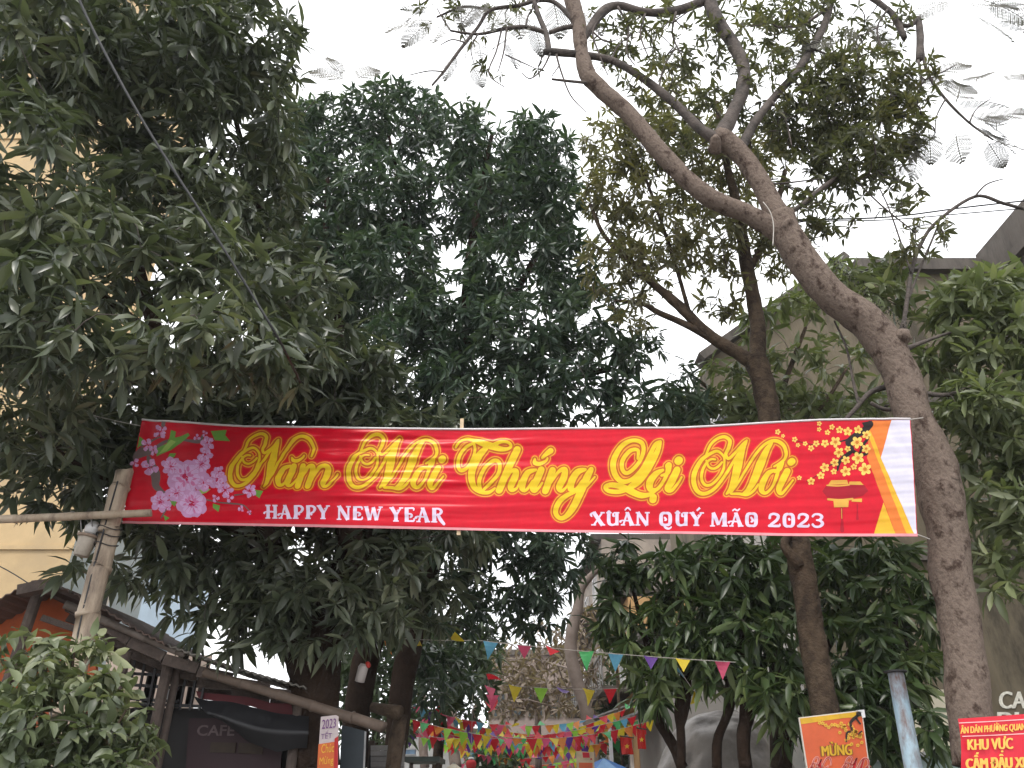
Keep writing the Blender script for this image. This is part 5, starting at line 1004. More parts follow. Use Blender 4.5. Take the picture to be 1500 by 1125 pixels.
for i in range(len(prof) - 1):
    Y0 = 7.6 + .1 * i; corr('roof_sheet', prof[i], prof[i + 1], Y0, Y0 + 1.7, RUST if i < 4 else ASB)
for p0, p1 in (((54, 851), (-10, 884)), ((-10, 884), (-90, 925)), ((-90, 925), (-190, 976))): corr('roof_sheet', p1, p0, 7.6, 9.6, RUST)
lower = lambda q, d: (q[0], q[1] + d)
mb = MB().beam(P(30, 866, 7.5), P(84, 855, 7.5), .13, .10).build('ridge_beam', WOOD, shed)
for off, y, w in ((20, 7.72, .08), (48, 8.3, .07), (36, 8.0, .07)):
    mb = MB()
    for i in range(1, len(prof) - 1): mb.beam(P(*lower(prof[i], off), y + .1 * i), P(*lower(prof[i + 1], off * (1 - i * .06)), y + .1 * (i + 1)), w, w * 1.3)
    mb.build('rafter', WOOD, shed)
mb = MB(); bamboo(mb, P(96, 885, 7.75), P(270, 958, 8.1), .04, .035, .4, 9); mb.build('purlin', mat('grey_bamboo', (0.10, 0.082, 0.068), 0.7, 0.3, 6, col2=(0.17, 0.14, 0.118)), shed, smooth=True)
for px, y0, Y, r in ((56, 868, 7.8, .055), (186, 955, 8.1, .05), (248, 966, 8.3, .055), (262, 972, 8.4, .04), (438, 1030, 8.4, .05)):
    q = P(px, y0, Y); MB().tube([Vector((q.x - .12 if px == 56 else q.x, Y, 0)), Vector((q.x, Y, q.z))], [r, r], 9, 1, 0.05).build('post', WOOD, shed)
MB().beam(P(62, 905, 7.85), P(120, 925, 7.9), .06, .06).build('brace', WOOD, shed)
m = MB(); q = [P(*v, 8.1) for v in ((-185, 985), (46, 862), (92, 884), (136, 912), (150, 1125), (-185, 1250))]; m.add(q + [v + Vector((0, .05, 0)) for v in q], [(0, 1, 2, 3, 4, 5), (11, 10, 9, 8, 7, 6)] + [(i, i + 6, (i + 1) % 6 + 6, (i + 1) % 6) for i in range(6)]); m.build('gable_panel', ORANGE, shed)
# barred front
for x in (178, 192, 207, 224, 238, 271, 286, 300):
    MB().beam(P(x + 6, 966, 8.5), P(x - 8, 1040, 8.5), .022, .022, Vector((0, 1, 0))).build('bar', BLACKW, shed)
for y, x0, x1 in ((992, 180, 300), (1008, 176, 262), (1028, 172, 262), (1036, 172, 330)):
    MB().beam(P(x0, y - 6, 8.53), P(x1, y, 8.53), .02, .03).build('rail', BLACKW, shed)
MB().beam(P(238, 968, 8.45), P(250, 1040, 8.45), .03, .02, Vector((0, 1, 0))).build('brace', METAL, shed)
for x0, x1, y0, y1 in ((160, 222, 955, 1040), (224, 262, 955, 1040), (264, 282, 960, 1040), (285, 297, 960, 1035), (300, 312, 985, 1015), (345, 362, 1000, 1025), (364, 376, 1012, 1022)):
    a = P(x0, y0, 11.4); b = P(x1, y1, 11.4); MB().box(((a.x + b.x) / 2, 11.4, (a.z + b.z) / 2), (abs(b.x - a.x), .03, abs(a.z - b.z))).build('back_panel', CREAM, shed)
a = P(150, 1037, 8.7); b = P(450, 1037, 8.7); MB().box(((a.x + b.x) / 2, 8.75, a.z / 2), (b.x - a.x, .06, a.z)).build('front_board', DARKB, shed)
def quad_slab(name, pts, Y, th, m, parent):
    q = [P(*v, Y) for v in pts]; mb = MB(); mb.add(q + [v + Vector((0, th, 0)) for v in q], [(3, 2, 1, 0), (4, 5, 6, 7), (0, 1, 5, 4), (1, 2, 6, 5), (2, 3, 7, 6), (3, 0, 4, 7)]); return mb.build(name, m, parent)
cs = thing('cafe_sign', 'dark maroon cafe sign board on the shed front half hidden by black tarp', 'sign', P(330, 1125, 8.55))
quad_slab('board', ((277, 1052), (415, 1052), (408, 1180), (268, 1180)), 8.6, .04, mat('maroon_board', (0.022, 0.006, 0.009), 0.7, 0.15, 3), cs)
LETG = mat('faded_letters', (0.11, 0.08, 0.083), 0.8, 0.2, 14)
text_on('CAFE', [P(*v, 8.59) for v in ((290, 1062), (345, 1062), (343, 1078), (288, 1078))], LETG, cs, 0.02)
for pts in (((309, 1087), (346, 1088), (344, 1103), (307, 1102)), ((350, 1088), (386, 1090), (384, 1105), (348, 1103))): quad_slab('plaque', pts, 8.585, .01, mat('brown_plaque', (0.032, 0.02, 0.012), 0.8, 0.3, 9), cs)
def sheet(name, label, cat, grid, m, group=None, wav=.03, parent=None):
    """a draped sheet from a grid of points (rows of world points)"""
    rows = len(grid); cols = len(grid[0]); sub = 5; V, Fc = [], []
    R_, C_ = (rows - 1) * sub + 1, (cols - 1) * sub + 1
    for i in range(R_):
        a = min(i // sub, rows - 2); u = i / sub - a
        for j in range(C_):
            b = min(j // sub, cols - 2); v = j / sub - b
            p = (grid[a][b] * (1 - v) + grid[a][b + 1] * v) * (1 - u) + (grid[a + 1][b] * (1 - v) + grid[a + 1][b + 1] * v) * u
            n = mnoise.noise(p * 2.2) + .5 * mnoise.noise(p * 5.1); V.append(p + Vector((0, -wav * n, wav * .6 * n)))
    for i in range(R_ - 1):
        for j in range(C_ - 1): Fc.append((i * C_ + j, i * C_ + j + 1, (i + 1) * C_ + j + 1, (i + 1) * C_ + j))
    mb = MB(); mb.add(V, Fc); o = mb.build(name, m, parent, smooth=True, own=None if parent else V[0])
    if parent is None: tag(o, label, cat, group)
    return o
sheet('tarpaulin', 'black tarpaulin sagging under the shed roof above the cafe sign', 'tarpaulin', [[P(*v, 8.35) for v in ((283, 1018), (340, 1030), (400, 1042), (452, 1048))], [P(*v, 8.15) for v in ((300, 1042), (345, 1058), (400, 1070), (452, 1075))], [P(*v, 8.3) for v in ((335, 1062), (362, 1085), (405, 1100), (450, 1098))]], mat('black_tarp', (0.012, 0.012, 0.014), 0.55, 0.2, 4), wav=.05)
sheet('red_cloth', 'dark red cloth strip hanging along the eave of the shed', 'cloth', [[P(*v, 8.5) for v in ((286, 1010), (340, 1018), (395, 1028), (450, 1030))], [P(*v, 8.5) for v in ((290, 1020), (345, 1030), (400, 1042), (448, 1062))]], mat('red_cloth', (0.09, 0.012, 0.016), 0.8, 0.2, 4), wav=.03)
bp2 = thing('bamboo_rail', 'long sloping bamboo rail running from the shed eave past the mango trunk', 'pole', P(330, 1000, 8.0))
mb = MB(); bamboo(mb, P(300, 985, 8.2), P(562, 1066, 8.0), .045, .055, .45, 10); mb.build('culm', mat('bamboo_brown', (0.075, 0.052, 0.038), 0.7, 0.3, 6, col2=(0.14, 0.10, 0.075)), bp2, smooth=True)

# vertical banner tied to the mango trunk
WHITEC = fabric('white_cloth', (0.55, 0.47, 0.47), 0.6, .1); ORC = fabric('orange_cloth', (0.62, 0.13, 0.03), 0.6, .1); PURP = fabric('purple_ink', (0.12, 0.02, 0.16), 0.7, 0); YINK = fabric('yellow_ink', (0.75, 0.42, 0.04), 0.7, 0); REDE = fabric('red_edge', (0.45, 0.02, 0.02), 0.7, .1)
vb = thing('vertical_banner', 'narrow white and orange vertical banner reading 2023 tied to the mango trunk', 'banner', P(480, 1125, 8.0))
quad_slab('cloth', ((470, 1050), (496, 1047), (493, 1300), (452, 1300)), 8.0, .006, WHITEC, vb)
quad_slab('orange_field', ((466.5, 1090), (494.5, 1086), (491.5, 1296), (455, 1296)), 7.993, .003, ORC, vb)
quad_slab('red_edge', ((490, 1082), (495.4, 1078), (493, 1298), (486, 1298)), 7.990, .002, REDE, vb)
vq = [P(*v, 7.988) for v in ((469, 1050), (496, 1047), (491, 1147), (461, 1150))]
text_on('2023', vq, PURP, vb, 0.0, (.14, .05, .88, .19), .002); text_on('TẾT', vq, PURP, vb, 0.0, (.14, .22, .7, .34), .002); text_on('Chúc', vq, YINK, vb, 0.0, (.2, .42, .85, .55), .002); text_on('Mừng', vq, YINK, vb, 0.0, (.15, .60, .85, .75), .002)
# boards beside it
bd = thing('blue_board', 'dark slate blue board leaning beside the vertical banner', 'board', P(515, 1125, 8.9))
quad_slab('panel', ((501, 1062), (536, 1071), (528, 1260), (490, 1260)), 8.9, .04, mat('slate_blue', (0.040, 0.052, 0.062), 0.6, 0.2, 3), bd)
quad_slab('edge_strip', ((534, 1071), (536.5, 1072), (529, 1260), (526, 1260)), 8.89, .01, METAL, bd)
cg = thing('corrugated_fence', 'low fence of grey corrugated sheets behind the boards left of the lane', 'fence', P(562, 1125, 9.6))
for k in range(7): quad_slab('sheet', ((543, 1092 + k * 8), (592, 1091 + k * 8), (592, 1098.5 + k * 8), (543, 1099.5 + k * 8)), 9.6 - .03 * (k % 2), .03, mat('grey_sheet', (0.22, 0.21, 0.2), 0.6, 0.25, 5), cg)
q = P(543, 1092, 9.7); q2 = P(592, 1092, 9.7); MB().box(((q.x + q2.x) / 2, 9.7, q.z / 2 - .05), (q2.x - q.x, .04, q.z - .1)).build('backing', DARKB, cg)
for x in (545, 590): q = P(x, 1085, 9.75); MB().box((q.x, 9.76, q.z / 2), (.06, .06, q.z)).build('post', WOOD, cg)
wp = thing('wooden_post', 'rough brown wooden post with a round log end left of the bunting', 'post', ground_pt(578, 1125, 9.2))
q = P(588, 1046, 9.2); q2 = P(576, 1125, 9.2)
mb = MB(); mb.tube([Vector((q2.x, 9.2, 0)), q2, q], [.10, .085, .075], 10, 3, 0.15); mb.build('trunk', BARK_MID, wp, smooth=True)
mb = MB(); mb.tube([P(545, 1036, 9.1), P(586, 1044, 8.95)], [.05, .075], 10, 1, .1); mb.build('log', BARK_MID, wp, smooth=True)
hl = thing('hanging_bottle', 'white plastic bottle with a red cap hanging on the mango trunk', 'bottle', P(532, 985, 8.3)); s = mpp(532, 985, 8.3); ax = Vector((.2, -.1, 1)).normalized(); c = P(530, 986, 8.3)
MB().lathe(c, [(-13 * s, 4 * s), (-12 * s, 7 * s), (8 * s, 7.5 * s), (13 * s, 5 * s)], 12, ax).build('body', mat('dull_white_plastic', (0.42, 0.38, 0.36), 0.5, 0.1, 5), hl, smooth=True)
MB().lathe(c + ax * 13 * s + Vector((4 * s, 0, -2 * s)), [(0, 5 * s), (3 * s, 5 * s), (5 * s, 3 * s)], 10, Vector((.8, -.1, .3)).normalized()).build('cap', mat('red_plastic', (0.5, 0.03, 0.02), 0.5, 0.1, 5), hl, smooth=True)

# ================================================================== signs and poster on the right
def slab_pts(pts, Y, off): return [P(*v, Y) + Vector((0, -off, 0)) for v in pts]
def flat(name, polys, Y, off, m, parent):
    mb = MB()
    for q in polys:
        c = (sum(v[0] for v in q) / len(q), sum(v[1] for v in q) / len(q)); vs = [P(*c, Y)] + [P(*v, Y) for v in q]; vs = [v + Vector((0, -off, 0)) for v in vs]
        mb.add(vs, [(0, 1 + i, 1 + (i + 1) % len(q)) for i in range(len(q))])
    return mb.build(name, m, parent)
def ribbons_px(strokes, extra=0.0):
    out = []
    for st in strokes:
        q = smooth_path(st, 1.5); n = len(q); rows = []
        for i in range(n):
            x, y, w = q[i]; dx = q[min(i + 1, n - 1)][0] - q[max(i - 1, 0)][0]; dy = q[min(i + 1, n - 1)][1] - q[max(i - 1, 0)][1]; l = math.hypot(dx, dy) or 1
            h = w / 2 + extra; rows.append(((x - dy / l * h, y + dx / l * h), (x + dy / l * h, y - dx / l * h)))
        out += [[rows[i][0], rows[i + 1][0], rows[i + 1][1], rows[i][1]] for i in range(n - 1)]
    return out
def star(x, y, r, n=5, a0=-90, k=.4): return [(x + (r if i % 2 == 0 else r * k) * math.cos(R(a0 + i * 180 / n)), y + (r if i % 2 == 0 else r * k) * math.sin(R(a0 + i * 180 / n))) for i in range(2 * n)]
def disc(x, y, r, n=8): return [(x + r * math.cos(6.283 * i / n), y + r * math.sin(6.283 * i / n)) for i in range(n)]
YP = 8.1
po = thing('new_year_poster', 'orange new year poster with yellow blossoms standing before the forked tree', 'poster', ground_pt(1240, 1125, YP))
quad_slab('board', ((1170, 1051), (1263, 1040), (1300, 1320), (1212, 1320)), YP, .02, mat('poster_white', (0.7, 0.66, 0.58), 0.6, .05, 3), po)
OP = mat('poster_orange', (0.68, 0.12, 0.035), 0.5, 0.12, 4); YB = mat('poster_yellow', (0.72, 0.42, 0.02), 0.5, 0.15, 6)
flat('orange_field', [[(1171.5, 1052.5), (1261.5, 1042), (1298, 1316), (1214, 1316)]], YP, .003, OP, po)
flat('yellow_band', [[(1171.5, 1052.5), (1261.5, 1042), (1262.5, 1050), (1235, 1052), (1200, 1057), (1173.5, 1061)]], YP, .006, YB, po)
flat('black_branch', [[(1253, 1043.5), (1261.5, 1042.5), (1262, 1049), (1254, 1050)]] + ribbons_px([[(1256, 1048, 4), (1249, 1054, 5), (1245, 1060, 4), (1247, 1070, 3.4), (1240, 1074, 3), (1239, 1087, 2.2)], [(1253, 1052, 3), (1260, 1061, 2.4)], [(1256, 1076, 2), (1262, 1071, 2.4)]]), YP, .0125, mat('poster_black', (0.02, 0.014, 0.012), .6), po)
rq = random.Random(9); pts = [(rq.gauss(1250, 9), rq.gauss(1074, 9)) for _ in range(26)] + [(1200 + i * 4.5, 1060 + rq.uniform(-1, 6)) for i in range(9)]
flat('yellow_blossom', [star(min(x, 1263), y, 3.2, 5, rq.uniform(0, 90), .6) for x, y in pts], YP, .012, mat('poster_gold', (0.78, 0.50, 0.05), .5, .15, 8), po)
flat('blossom_centre', [disc(min(x, 1263), y, 1.0, 6) for x, y in pts], YP, .014, mat('poster_rust', (0.55, 0.16, 0.02), .5), po)
text_on('MỪNG', slab_pts(((1202, 1088), (1245, 1084), (1247, 1106), (1204, 1108)), YP, .006), mat('poster_ink', (0.24, 0.10, 0.02), .5), po, 0.0, lift=.002, bold=.05)
text_on('MỪNG', slab_pts(((1202, 1088), (1245, 1084), (1247, 1106), (1204, 1108)), YP, .0135), YB, po, 0.0, lift=.002, bold=.016)
k = 0.62
def poster_script(word, x0, y0, sx, sy, dx):
    xs = [p[0] for s in word for p in s]; ys = [p[1] for s in word for p in s]; a, b = min(xs), min(ys)
    return [[(x0 + (x - a) * sx, y0 + (y - b) * sy + (x - a) * dx, w * sx) for x, y, w in s] for s in word]
PW = poster_script(SCRIPT[0], 1184, 1110, .27, .42, -.02) + poster_script(SCRIPT[1], 1232, 1109, .31, .42, -.01)
flat('lettering_outline', ribbons_px(PW, 1.0), YP, .008, mat('poster_pink', (0.75, 0.40, 0.32), .5), po); flat('script_lettering', ribbons_px(PW, 0.1), YP, .012, mat('poster_red', (0.50, 0.015, 0.015), .5), po)
flat('corner_tape', [[(1252, 1041), (1265, 1039.5), (1267, 1051), (1262, 1052), (1260, 1043)]], YP, .016, WHITEP, po)
for x in (1185, 1255): q = P(x, 1075, YP + .04); MB().box((q.x, YP + .05, q.z / 2), (.03, .03, q.z)).build('stake', WOOD, po)

YS = 6.42
rs = thing('no_parking_sign', 'red cloth sign with yellow no parking lettering in front of the leaning trunk', 'sign', ground_pt(1470, 1125, YS))
RS = mat('sign_red', (0.60, 0.008, 0.028), 0.55, 0.12, 3)
mb = MB(); V, Fc = [], []
for i in range(25):
    for j in range(13):
        u, v = i / 24, j / 12; x = 1402 + 190 * u + 16 * v + 2.2 * math.sin(v * 9) * (1 - u) ** 3; y = 1053 - 13 * u + 190 * v; q = P(x, y, YS); V.append(q + Vector((0, .012 * math.sin(u * 9 + v * 3) - .012, 0)))
for i in range(24):
    for j in range(12): Fc.append((i * 13 + j, (i + 1) * 13 + j, (i + 1) * 13 + j + 1, i * 13 + j + 1))
mb.add(V, Fc); mb.build('cloth', RS, rs, smooth=True)
sq = lambda pts: slab_pts(pts, YS, .028)
YL = mat('sign_yellow', (0.80, 0.48, 0.09), .6, .15, 12); WL = mat('sign_white', (0.78, 0.45, 0.45), .6)
for st in ([(1402, 1059.5, 1.3), (1470, 1056, 1.3), (1590, 1048, 1.3)], [(1407, 1079, 1.2), (1470, 1076.5, 1.2), (1590, 1070, 1.2)]): flat('white_line', ribbons_px([st]), YS, .026, WL, rs)
text_on('ÂN DÂN PHƯỜNG QUANG TRUNG', sq(((1404, 1062), (1534, 1054.5), (1534, 1069.5), (1404, 1077))), YL, rs, 0.0, bold=.003)
text_on('KHU VỰC', sq(((1414, 1080.5), (1479, 1078), (1480, 1102), (1415, 1103.5))), YL, rs, 0.0, bold=.012); text_on('CẤM ĐẬU XE', sq(((1411, 1103), (1500, 1100), (1502, 1129), (1413, 1131))), YL, rs, 0.0, bold=.012)
for x in (1425, 1575): q = P(x, 1054, YS + .05); MB().box((q.x, YS + .06, q.z / 2), (.03, .03, q.z)).build('stake', WOOD, rs)

bp = thing('blue_pole', 'leaning blue painted metal pole with peeling rust left of the leaning trunk', 'pole', ground_pt(1350, 1125, 7.4))
PEEL = mat('peeling_blue_paint', (0.30, 0.44, 0.54), 0.55, 0.12, 5, 0.3, 25, col2=(0.42, 0.55, 0.62), stain=(0.16, 0.075, 0.05), sscale=2.6, stretch=(1, 1, .35))
a = P(1312, 986, 7.4); b = P(1338, 1125, 7.4); g2 = b + (b - a) * (b.z / (a.z - b.z))
MB().tube([g2, b, a], [.078, .076, .070], 18, 1).build('shaft', PEEL, bp, smooth=True); MB().lathe(a, [(0, .072), (.005, .10), (.02, .10), (.024, .03)], 16).build('cap', BLACKW, bp)

# grey tarpaulin over a heap
c = P(1062, 1125, 12.0); V, Fc = [], []; zt = P(1050, 1040, 11.6).z; n1, n2 = 120, 50
for i in range(n1):
    for j in range(n2 + 1):
        th = 2 * math.pi * i / n1; v = j / n2; rr = 1.0 - v; h = (1 - (rr) ** 2.6) ** .55
        f = 1 + .10 * mnoise.noise(Vector((math.cos(th) * 2.2, math.sin(th) * 2.2, v * 1.5))) + .03 * math.sin(th * 17 + 3 * mnoise.noise(Vector((th, v, 0)))) * (1 - h)
        p = Vector((c.x + 1.28 * rr * f * math.cos(th), 12.0 + 1.2 * rr * f * math.sin(th), zt * h))
        p += Vector((.3, -1, .3)) * (.05 * abs(mnoise.noise(p * 3.0 + Vector((7, 0, 0)))) + .03 * abs(mnoise.noise(p * 6.5)) + .012 * mnoise.noise(p * 15)); p += Vector((1, 0, .4)) * .10 * mnoise.noise(p * 1.7) + Vector((0, -1, .5)) * .07 * mnoise.noise(p * 3.3); p.z = max(p.z, .005); V.append(p)
for i in range(n1):
    for j in range(n2): a, b = i * (n2 + 1) + j, ((i + 1) % n1) * (n2 + 1) + j; Fc.append((a, b, b + 1, a + 1))
mb = MB(); mb.add(V, Fc); o = mb.build('covered_heap', mat('grey_tarp', (0.22, 0.195, 0.175), 0.5, 0.2, 3, 0.5, 9, col2=(0.32, 0.29, 0.265), stain=(0.17, 0.15, 0.135), sscale=2), None, smooth=True, own=(c.x, 12, 0))
tag(o, 'large grey tarpaulin draped over a heap behind the slim mango trunks', 'tarpaulin')

# small things at the far end of the lane
bc = thing('blue_crate', 'small pale blue crate with white rims on a ledge left of the bunting', 'crate', P(601, 1107, 14)); a = P(595, 1097, 14); b = P(608, 1107, 14)
cx, cz, w, h = (a.x + b.x) / 2, (a.z + b.z) / 2, b.x - a.x, a.z - b.z
MB().box((cx, 14, cz), (w, .2, h * .6)).build('body', mat('pale_blue_plastic', (0.30, 0.45, 0.62), .5), bc)
for zz in (a.z - h * .09, b.z + h * .09): MB().box((cx, 14, zz), (w * 1.08, .22, h * .18)).build('rim', WHITEP, bc)
lw = thing('low_roof', 'low dark green stall roof under the blue crate left of the lane', 'roof', ground_pt(610, 1125, 14)); a = P(596, 1108, 13.6); b = P(640, 1114, 13.6)
MB().box(((a.x + b.x) / 2, 14.1, a.z - .04), (b.x - a.x + .1, 1.2, .07)).build('top', mat('dark_green_sheet', (0.05, 0.065, 0.055), .6), lw)
for x in (a.x + .02, b.x - .02): MB().box((x, 14.1, a.z / 2 - .04), (.06, .06, a.z - .08)).build('post', WOOD, lw)
def canopy(name, label, px, py, Y, wx, m, m2=None):
    t = thing(name, label, 'canopy', ground_pt(px, py, Y)); ap = P(px, py, Y); n = 8; h = .38; rim = [ap + Vector((wx * math.cos(6.283 * (i + .5) / n), wx * math.sin(6.283 * (i + .5) / n), -h)) for i in range(n)]
    for i in range(n):
        mb = MB(); a, b = rim[i], rim[(i + 1) % n]; mid = (a + b) / 2 + Vector((0, 0, .03)); cc = (ap + a + b) / 3 - Vector((0, 0, .05)); dn = Vector((0, 0, -.12))
        mb.add([ap, a, b, mid, cc, a + dn, b + dn, mid + dn], [(0, 1, 4), (1, 3, 4), (3, 2, 4), (2, 0, 4), (1, 5, 7, 3), (3, 7, 6, 2)]); mb.build('panel', m if (i % 2 == 0 or m2 is None) else m2, t)
    MB().tube([Vector((ap.x, Y, 0)), ap], [.03, .03], 8, 1).build('pole', METAL, t)
    return t
canopy('cream_canopy', 'cream cloth canopy at the bottom edge left of the green shrub', 665, 1117, 14.5, .62, fabric('cream_cloth', (0.66, 0.60, 0.47), .7, .2))
canopy('blue_canopy', 'blue cloth canopy behind the little standing poster in the lane', 884, 1110, 15, .95, fabric('blue_cloth', (0.06, 0.20, 0.52), .6, .2), fabric('light_blue_cloth', (0.22, 0.42, 0.70), .6, .2))
rl = thing('red_lantern', 'small red and white paper lantern above the cream canopy', 'lantern', P(690, 1118, 14)); c = P(690, 1119, 14); s = mpp(690, 1119, 14)
MB().lathe(c, [(-7 * s, 3 * s), (-5 * s, 6.5 * s), (0, 8 * s), (4 * s, 6.5 * s), (6 * s, 3 * s)], 14).build('body', mat('lantern_red', (0.55, 0.025, 0.03), .6), rl, smooth=True); MB().lathe(c + Vector((0, 0, 6 * s)), [(0, 4.5 * s), (2 * s, 4.5 * s), (3 * s, 2 * s)], 12).build('lid', WHITEP, rl)
MB().tube([c + Vector((0, 0, 9 * s)), Vector((c.x, 14, 3.6))], [.004, .004], 4, 1).build('cord', CORD, rl)
lp = thing('lane_poster', 'little cream and orange poster on a stick before the blue canopy', 'poster', ground_pt(857, 1125, 12.5)); quad_slab('board', ((844, 1100), (870, 1102), (872, 1170), (846, 1170)), 12.5, .02, mat('poster_cream', (0.66, 0.52, 0.34), .6), lp)
flat('red_print', [[(853, 1102), (863, 1102.5), (864, 1110), (854, 1110)], disc(866, 1112, 1.5)], 12.5, .004, RS, lp); flat('orange_print', [[(848, 1117), (868, 1117.5), (868.5, 1160), (849, 1160)]], 12.5, .004, OP, lp); q = P(857, 1130, 12.55); MB().box((q.x, 12.56, q.z / 2), (.03, .03, q.z)).build('stake', WOOD, lp)
# national flags hung under the lane awning
FR = fabric('flag_red', (0.62, 0.022, 0.015), .55, .25); FY = fabric('flag_star_yellow', (0.80, 0.52, 0.03), .55, .1)
for lab, px, py, w, h, tl in (('red flag with yellow star in the shade under the lane awning, the lower one', 917, 1079, 17, 26, 3), ('brighter red flag with yellow star hanging from the lane awning, the upper one', 939, 1067, 12, 30, 2)):
    f = thing('flag', lab, 'flag', P(px, py, 14.3), 'red flags with a yellow star'); V, Fc = [], []
    for i in range(7):
        for j in range(9): u, v = i / 6, j / 8; V.append(P(px - w / 2 + w * u + tl * v, py + h * v + 3 * u * (1 - v), 14.3) + Vector((0, .05 * math.sin(u * 7 + v * 2), 0)))
    for i in range(6):
        for j in range(8): Fc.append((i * 9 + j, (i + 1) * 9 + j, (i + 1) * 9 + j + 1, i * 9 + j + 1))
    mb = MB(); mb.add(V, Fc); mb.build('cloth', FR, f, smooth=True); flat('star', [star(px + tl * .5, py + h * .55, 4.2)], 14.2, .0, FY, f)
    MB().tube([P(px - w / 2 - 1, py - 1, 14.3), P(px + w / 2 + 3, py + 2, 14.3)], [.012, .012], 6, 1).build('rod', WOOD, f)
rrb = thing('red_ribbon', 'small torn red flag caught in the branches above the green pennant', 'flag', P(905, 850, 14)); flat('cloth', [[(899, 846), (907, 844), (905, 852), (909, 858), (908, 866), (900, 866), (902, 857)]], 14, 0, FR, rrb)
MB().tube([P(906, 842, 14), P(908, 868, 14)], [.008, .008], 5, 1).build('stick', TWIG, rrb)

# ================================================================== bunting across the lane
PCOL = {'yellow': (0.72, 0.55, 0.03), 'lime': (0.32, 0.62, 0.06), 'purple': (0.11, 0.035, 0.26), 'red': (0.58, 0.018, 0.03), 'pink': (0.72, 0.10, 0.20), 'blue': (0.13, 0.40, 0.58), 'green': (0.07, 0.42, 0.13), 'orange': (0.72, 0.25, 0.05), 'white': (0.62, 0.62, 0.64), 'teal': (0.03, 0.14, 0.15)}
PMESH = {}
def pennant_mesh(col, k):
    if (col, k) in PMESH: return PMESH[(col, k)]
    curl = (0.05, 0.28, -0.30, 0.5)[k]; tw = (0.0, .25, -.3, .5)[k]; V, Fc = [], []
    for i in range(5):
        t = i / 4; hw = .5 * (1 - t) + .012; V += [(-hw, curl * t * t - tw * hw * t, -1.15 * t * (1 - .12 * abs(curl))), (0, curl * t * t * 1.1 + .04 * (1 - t), -1.15 * t * (1 - .12 * abs(curl))), (hw, curl * t * t + tw * hw * t, -1.15 * t * (1 - .12 * abs(curl)))]
    for i in range(4):
        for j in range(2): a = i * 3 + j; Fc.append((a, a + 1, a + 4, a + 3))
    me = bpy.data.meshes.new('pennant'); me.from_pydata(V, [], Fc); me.materials.append(fabric('pennant_' + col, PCOL[col], .5, .35)); PMESH[(col, k)] = me; return me
rb = random.Random(21)
def bunting(label, a, b, sag, spacing, size, cols, group=None, wild=.25, t0=0.0, t1=1.0):
    a, b = Vector(a), Vector(b); t = thing('bunting', label, 'bunting', a, group); L = (b - a).length
    f = lambda u: a.lerp(b, u) + Vector((0, 0, -4 * sag * u * (1 - u)))
    MB().tube([f(i / 16) for i in range(17)], [.004] * 17, 4, 1, cap=False).build('cord', CORD, t)
    n = int(L * (t1 - t0) / spacing)
    for i in range(n):
        u = t0 + (t1 - t0) * (i + .5 + rb.uniform(-.12, .12)) / n; p = f(u); x = (f(u + .01) - f(u - .01)).normalized(); c = cols[i % len(cols)] if not isinstance(cols, str) else rb.choice(('yellow', 'yellow', 'yellow', 'lime', 'lime', 'red', 'red', 'red', 'red', 'pink', 'pink', 'pink', 'orange', 'orange', 'purple', 'blue', 'green'))
        o = bpy.data.objects.new('pennant', pennant_mesh(c, rb.choice((0, 0, 1, 2)) if rb.random() > wild else 3)); COL.objects.link(o); o.parent = t
        sw = rb.gauss(0, .35) if rb.random() > wild else rb.uniform(-2.2, 2.2); y = Vector((-x.y, x.x, 0)).normalized(); z = x.cross(y); s = size * rb.uniform(.92, 1.08)
        M = Matrix((x, y, z)).transposed().to_4x4() @ Matrix.Rotation(sw, 4, 'X') @ Matrix.Rotation(rb.gauss(0, .25 + .5 * (wild > .5)), 4, 'Z')
        o.matrix_local = Matrix.Translation(p - a) @ M @ Matrix.Diagonal((s, s, s, 1))
bunting('highest bunting string, well spaced pennants starting blue, pink and red above the lane', P(700, 938, 9.0), P(1078, 970, 8.6), .02, .355, .165, ('blue', 'pink', 'red', 'green', 'blue', 'purple', 'yellow', 'pink', 'lime'), None, .12)
bunting('tattered bunting string with few pale pennants between the two mango trunks', P(505, 926, 9.1), P(690, 938, 9.0), .03, .33, .165, ('teal', 'orange', 'yellow', 'yellow', 'green'), None, .7)
bunting('second bunting string, yellow lime and purple pennants under the highest one', P(735, 1003, 12.9), P(950, 1006, 13), .05, .36, .21, ('yellow', 'lime', 'purple', 'yellow', 'red', 'lime', 'red'), None, .2)
G = 'tangled bunting strings across the lane'
for k, Y in enumerate((14.6, 15.0, 15.4, 15.8, 16.3, 16.8, 17.5, 18.2, 18.9, 19.6, 20.4, 21.3, 22.3, 23.4, 24.6, 25.9, 27.3)):
    h = 3.0 + rb.uniform(-.28, .24); xl = -2.05 + rb.uniform(-.25, .15) + .02 * (Y - 16); xr = 2.5 + rb.uniform(-.2, .1)
    bunting('one of the tangled strings of small bright pennants massed across the far lane', (xl, Y + rb.uniform(-1.6, 1.0), h + rb.uniform(-.25, .35)), (xr, Y + rb.uniform(-1.0, 1.6), h + rb.uniform(-.35, .5)), rb.uniform(.02, .5), .135, rb.uniform(.16, .24), 'mix', G, .45)
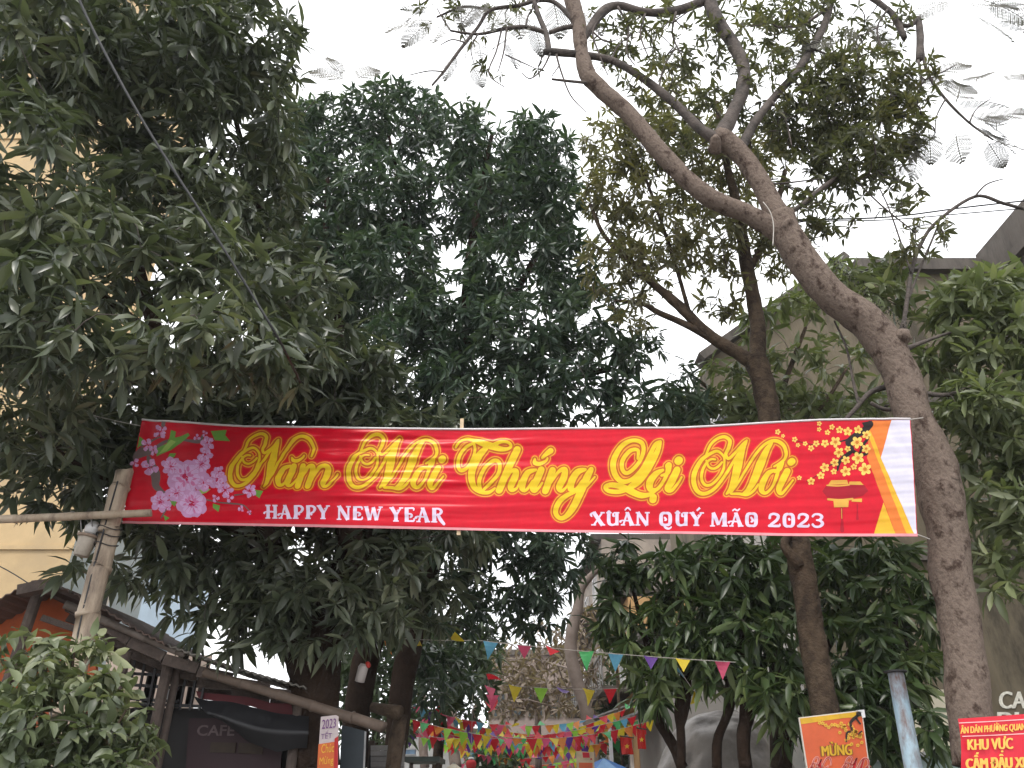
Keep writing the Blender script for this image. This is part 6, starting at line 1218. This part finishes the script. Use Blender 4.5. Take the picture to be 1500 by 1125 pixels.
bunting('pale faded pennant string hanging down before the small mango leaves', P(990, 972, 9.6), P(1030, 1030, 9.7), .02, .2, .15, ('blue', 'yellow', 'white', 'red'), None, .5)
bunting('slanting string of pink and red pennants left of the dry twigs', P(712, 985, 13.5), P(730, 1045, 14.5), .02, .22, .22, ('red', 'pink', 'pink', 'red'), None, .6)

# ================================================================== wires
def wire(label, pts, r, m=BLACKW, name='cable'):
    q = [P(*p) for p in pts]; mb = MB(); mb.tube(q, [r] * len(q), 6, 6); o = mb.build(name, m, None, smooth=True, own=q[0]); tag(o, label, 'cable')
wire('dark cable curving down through the leaves of the big mango tree', [(95, -60, 3.9), (125, 20, 4.1), (205, 170, 4.4), (300, 320, 4.7), (365, 425, 4.95), (410, 500, 5.2), (440, 560, 6.2)], .011)
wire('upper power cable running right from the leaning tree fork', [(1160, 322, 7.1), (1300, 318, 8), (1420, 303, 8.4), (1540, 290, 8.8)], .012)
wire('lower power cable running right below the upper one', [(1165, 324, 7.1), (1300, 322, 8.2), (1420, 312, 8.6), (1540, 302, 9)], .009)
wire('thin wire from the left edge to the top left banner corner', [(-60, 570, 6.8), (60, 588, 6.9), (150, 612, 7.0), (207, 624, 7.03)], .005, CORD)
wire('thin wire crossing the yellow building down to the shed ridge', [(-40, 810, 8), (10, 835, 7.9), (44, 856, 7.7)], .006)
wire('loop of pale cord wrapped round the fork of the leaning tree', [(1118, 296, 6.72), (1128, 310, 6.7), (1133, 330, 6.7), (1132, 360, 6.7)], .006, CORD)

# ================================================================== thin haze over the lane
hz_m = bpy.data.materials.new('haze'); hz_m.use_nodes = True; hn = hz_m.node_tree; hn.nodes.clear()
ho = hn.nodes.new('ShaderNodeOutputMaterial'); hv = hn.nodes.new('ShaderNodeVolumePrincipled'); hv.inputs['Color'].default_value = (0.93, 0.95, 1.0, 1); hv.inputs['Density'].default_value = 0.0008
hn.links.new(hv.outputs[0], ho.inputs['Volume'])
hb = MB().box((0, 25, 15.5), (120, 110, 33)).build('haze', hz_m); hb['kind'] = 'stuff'
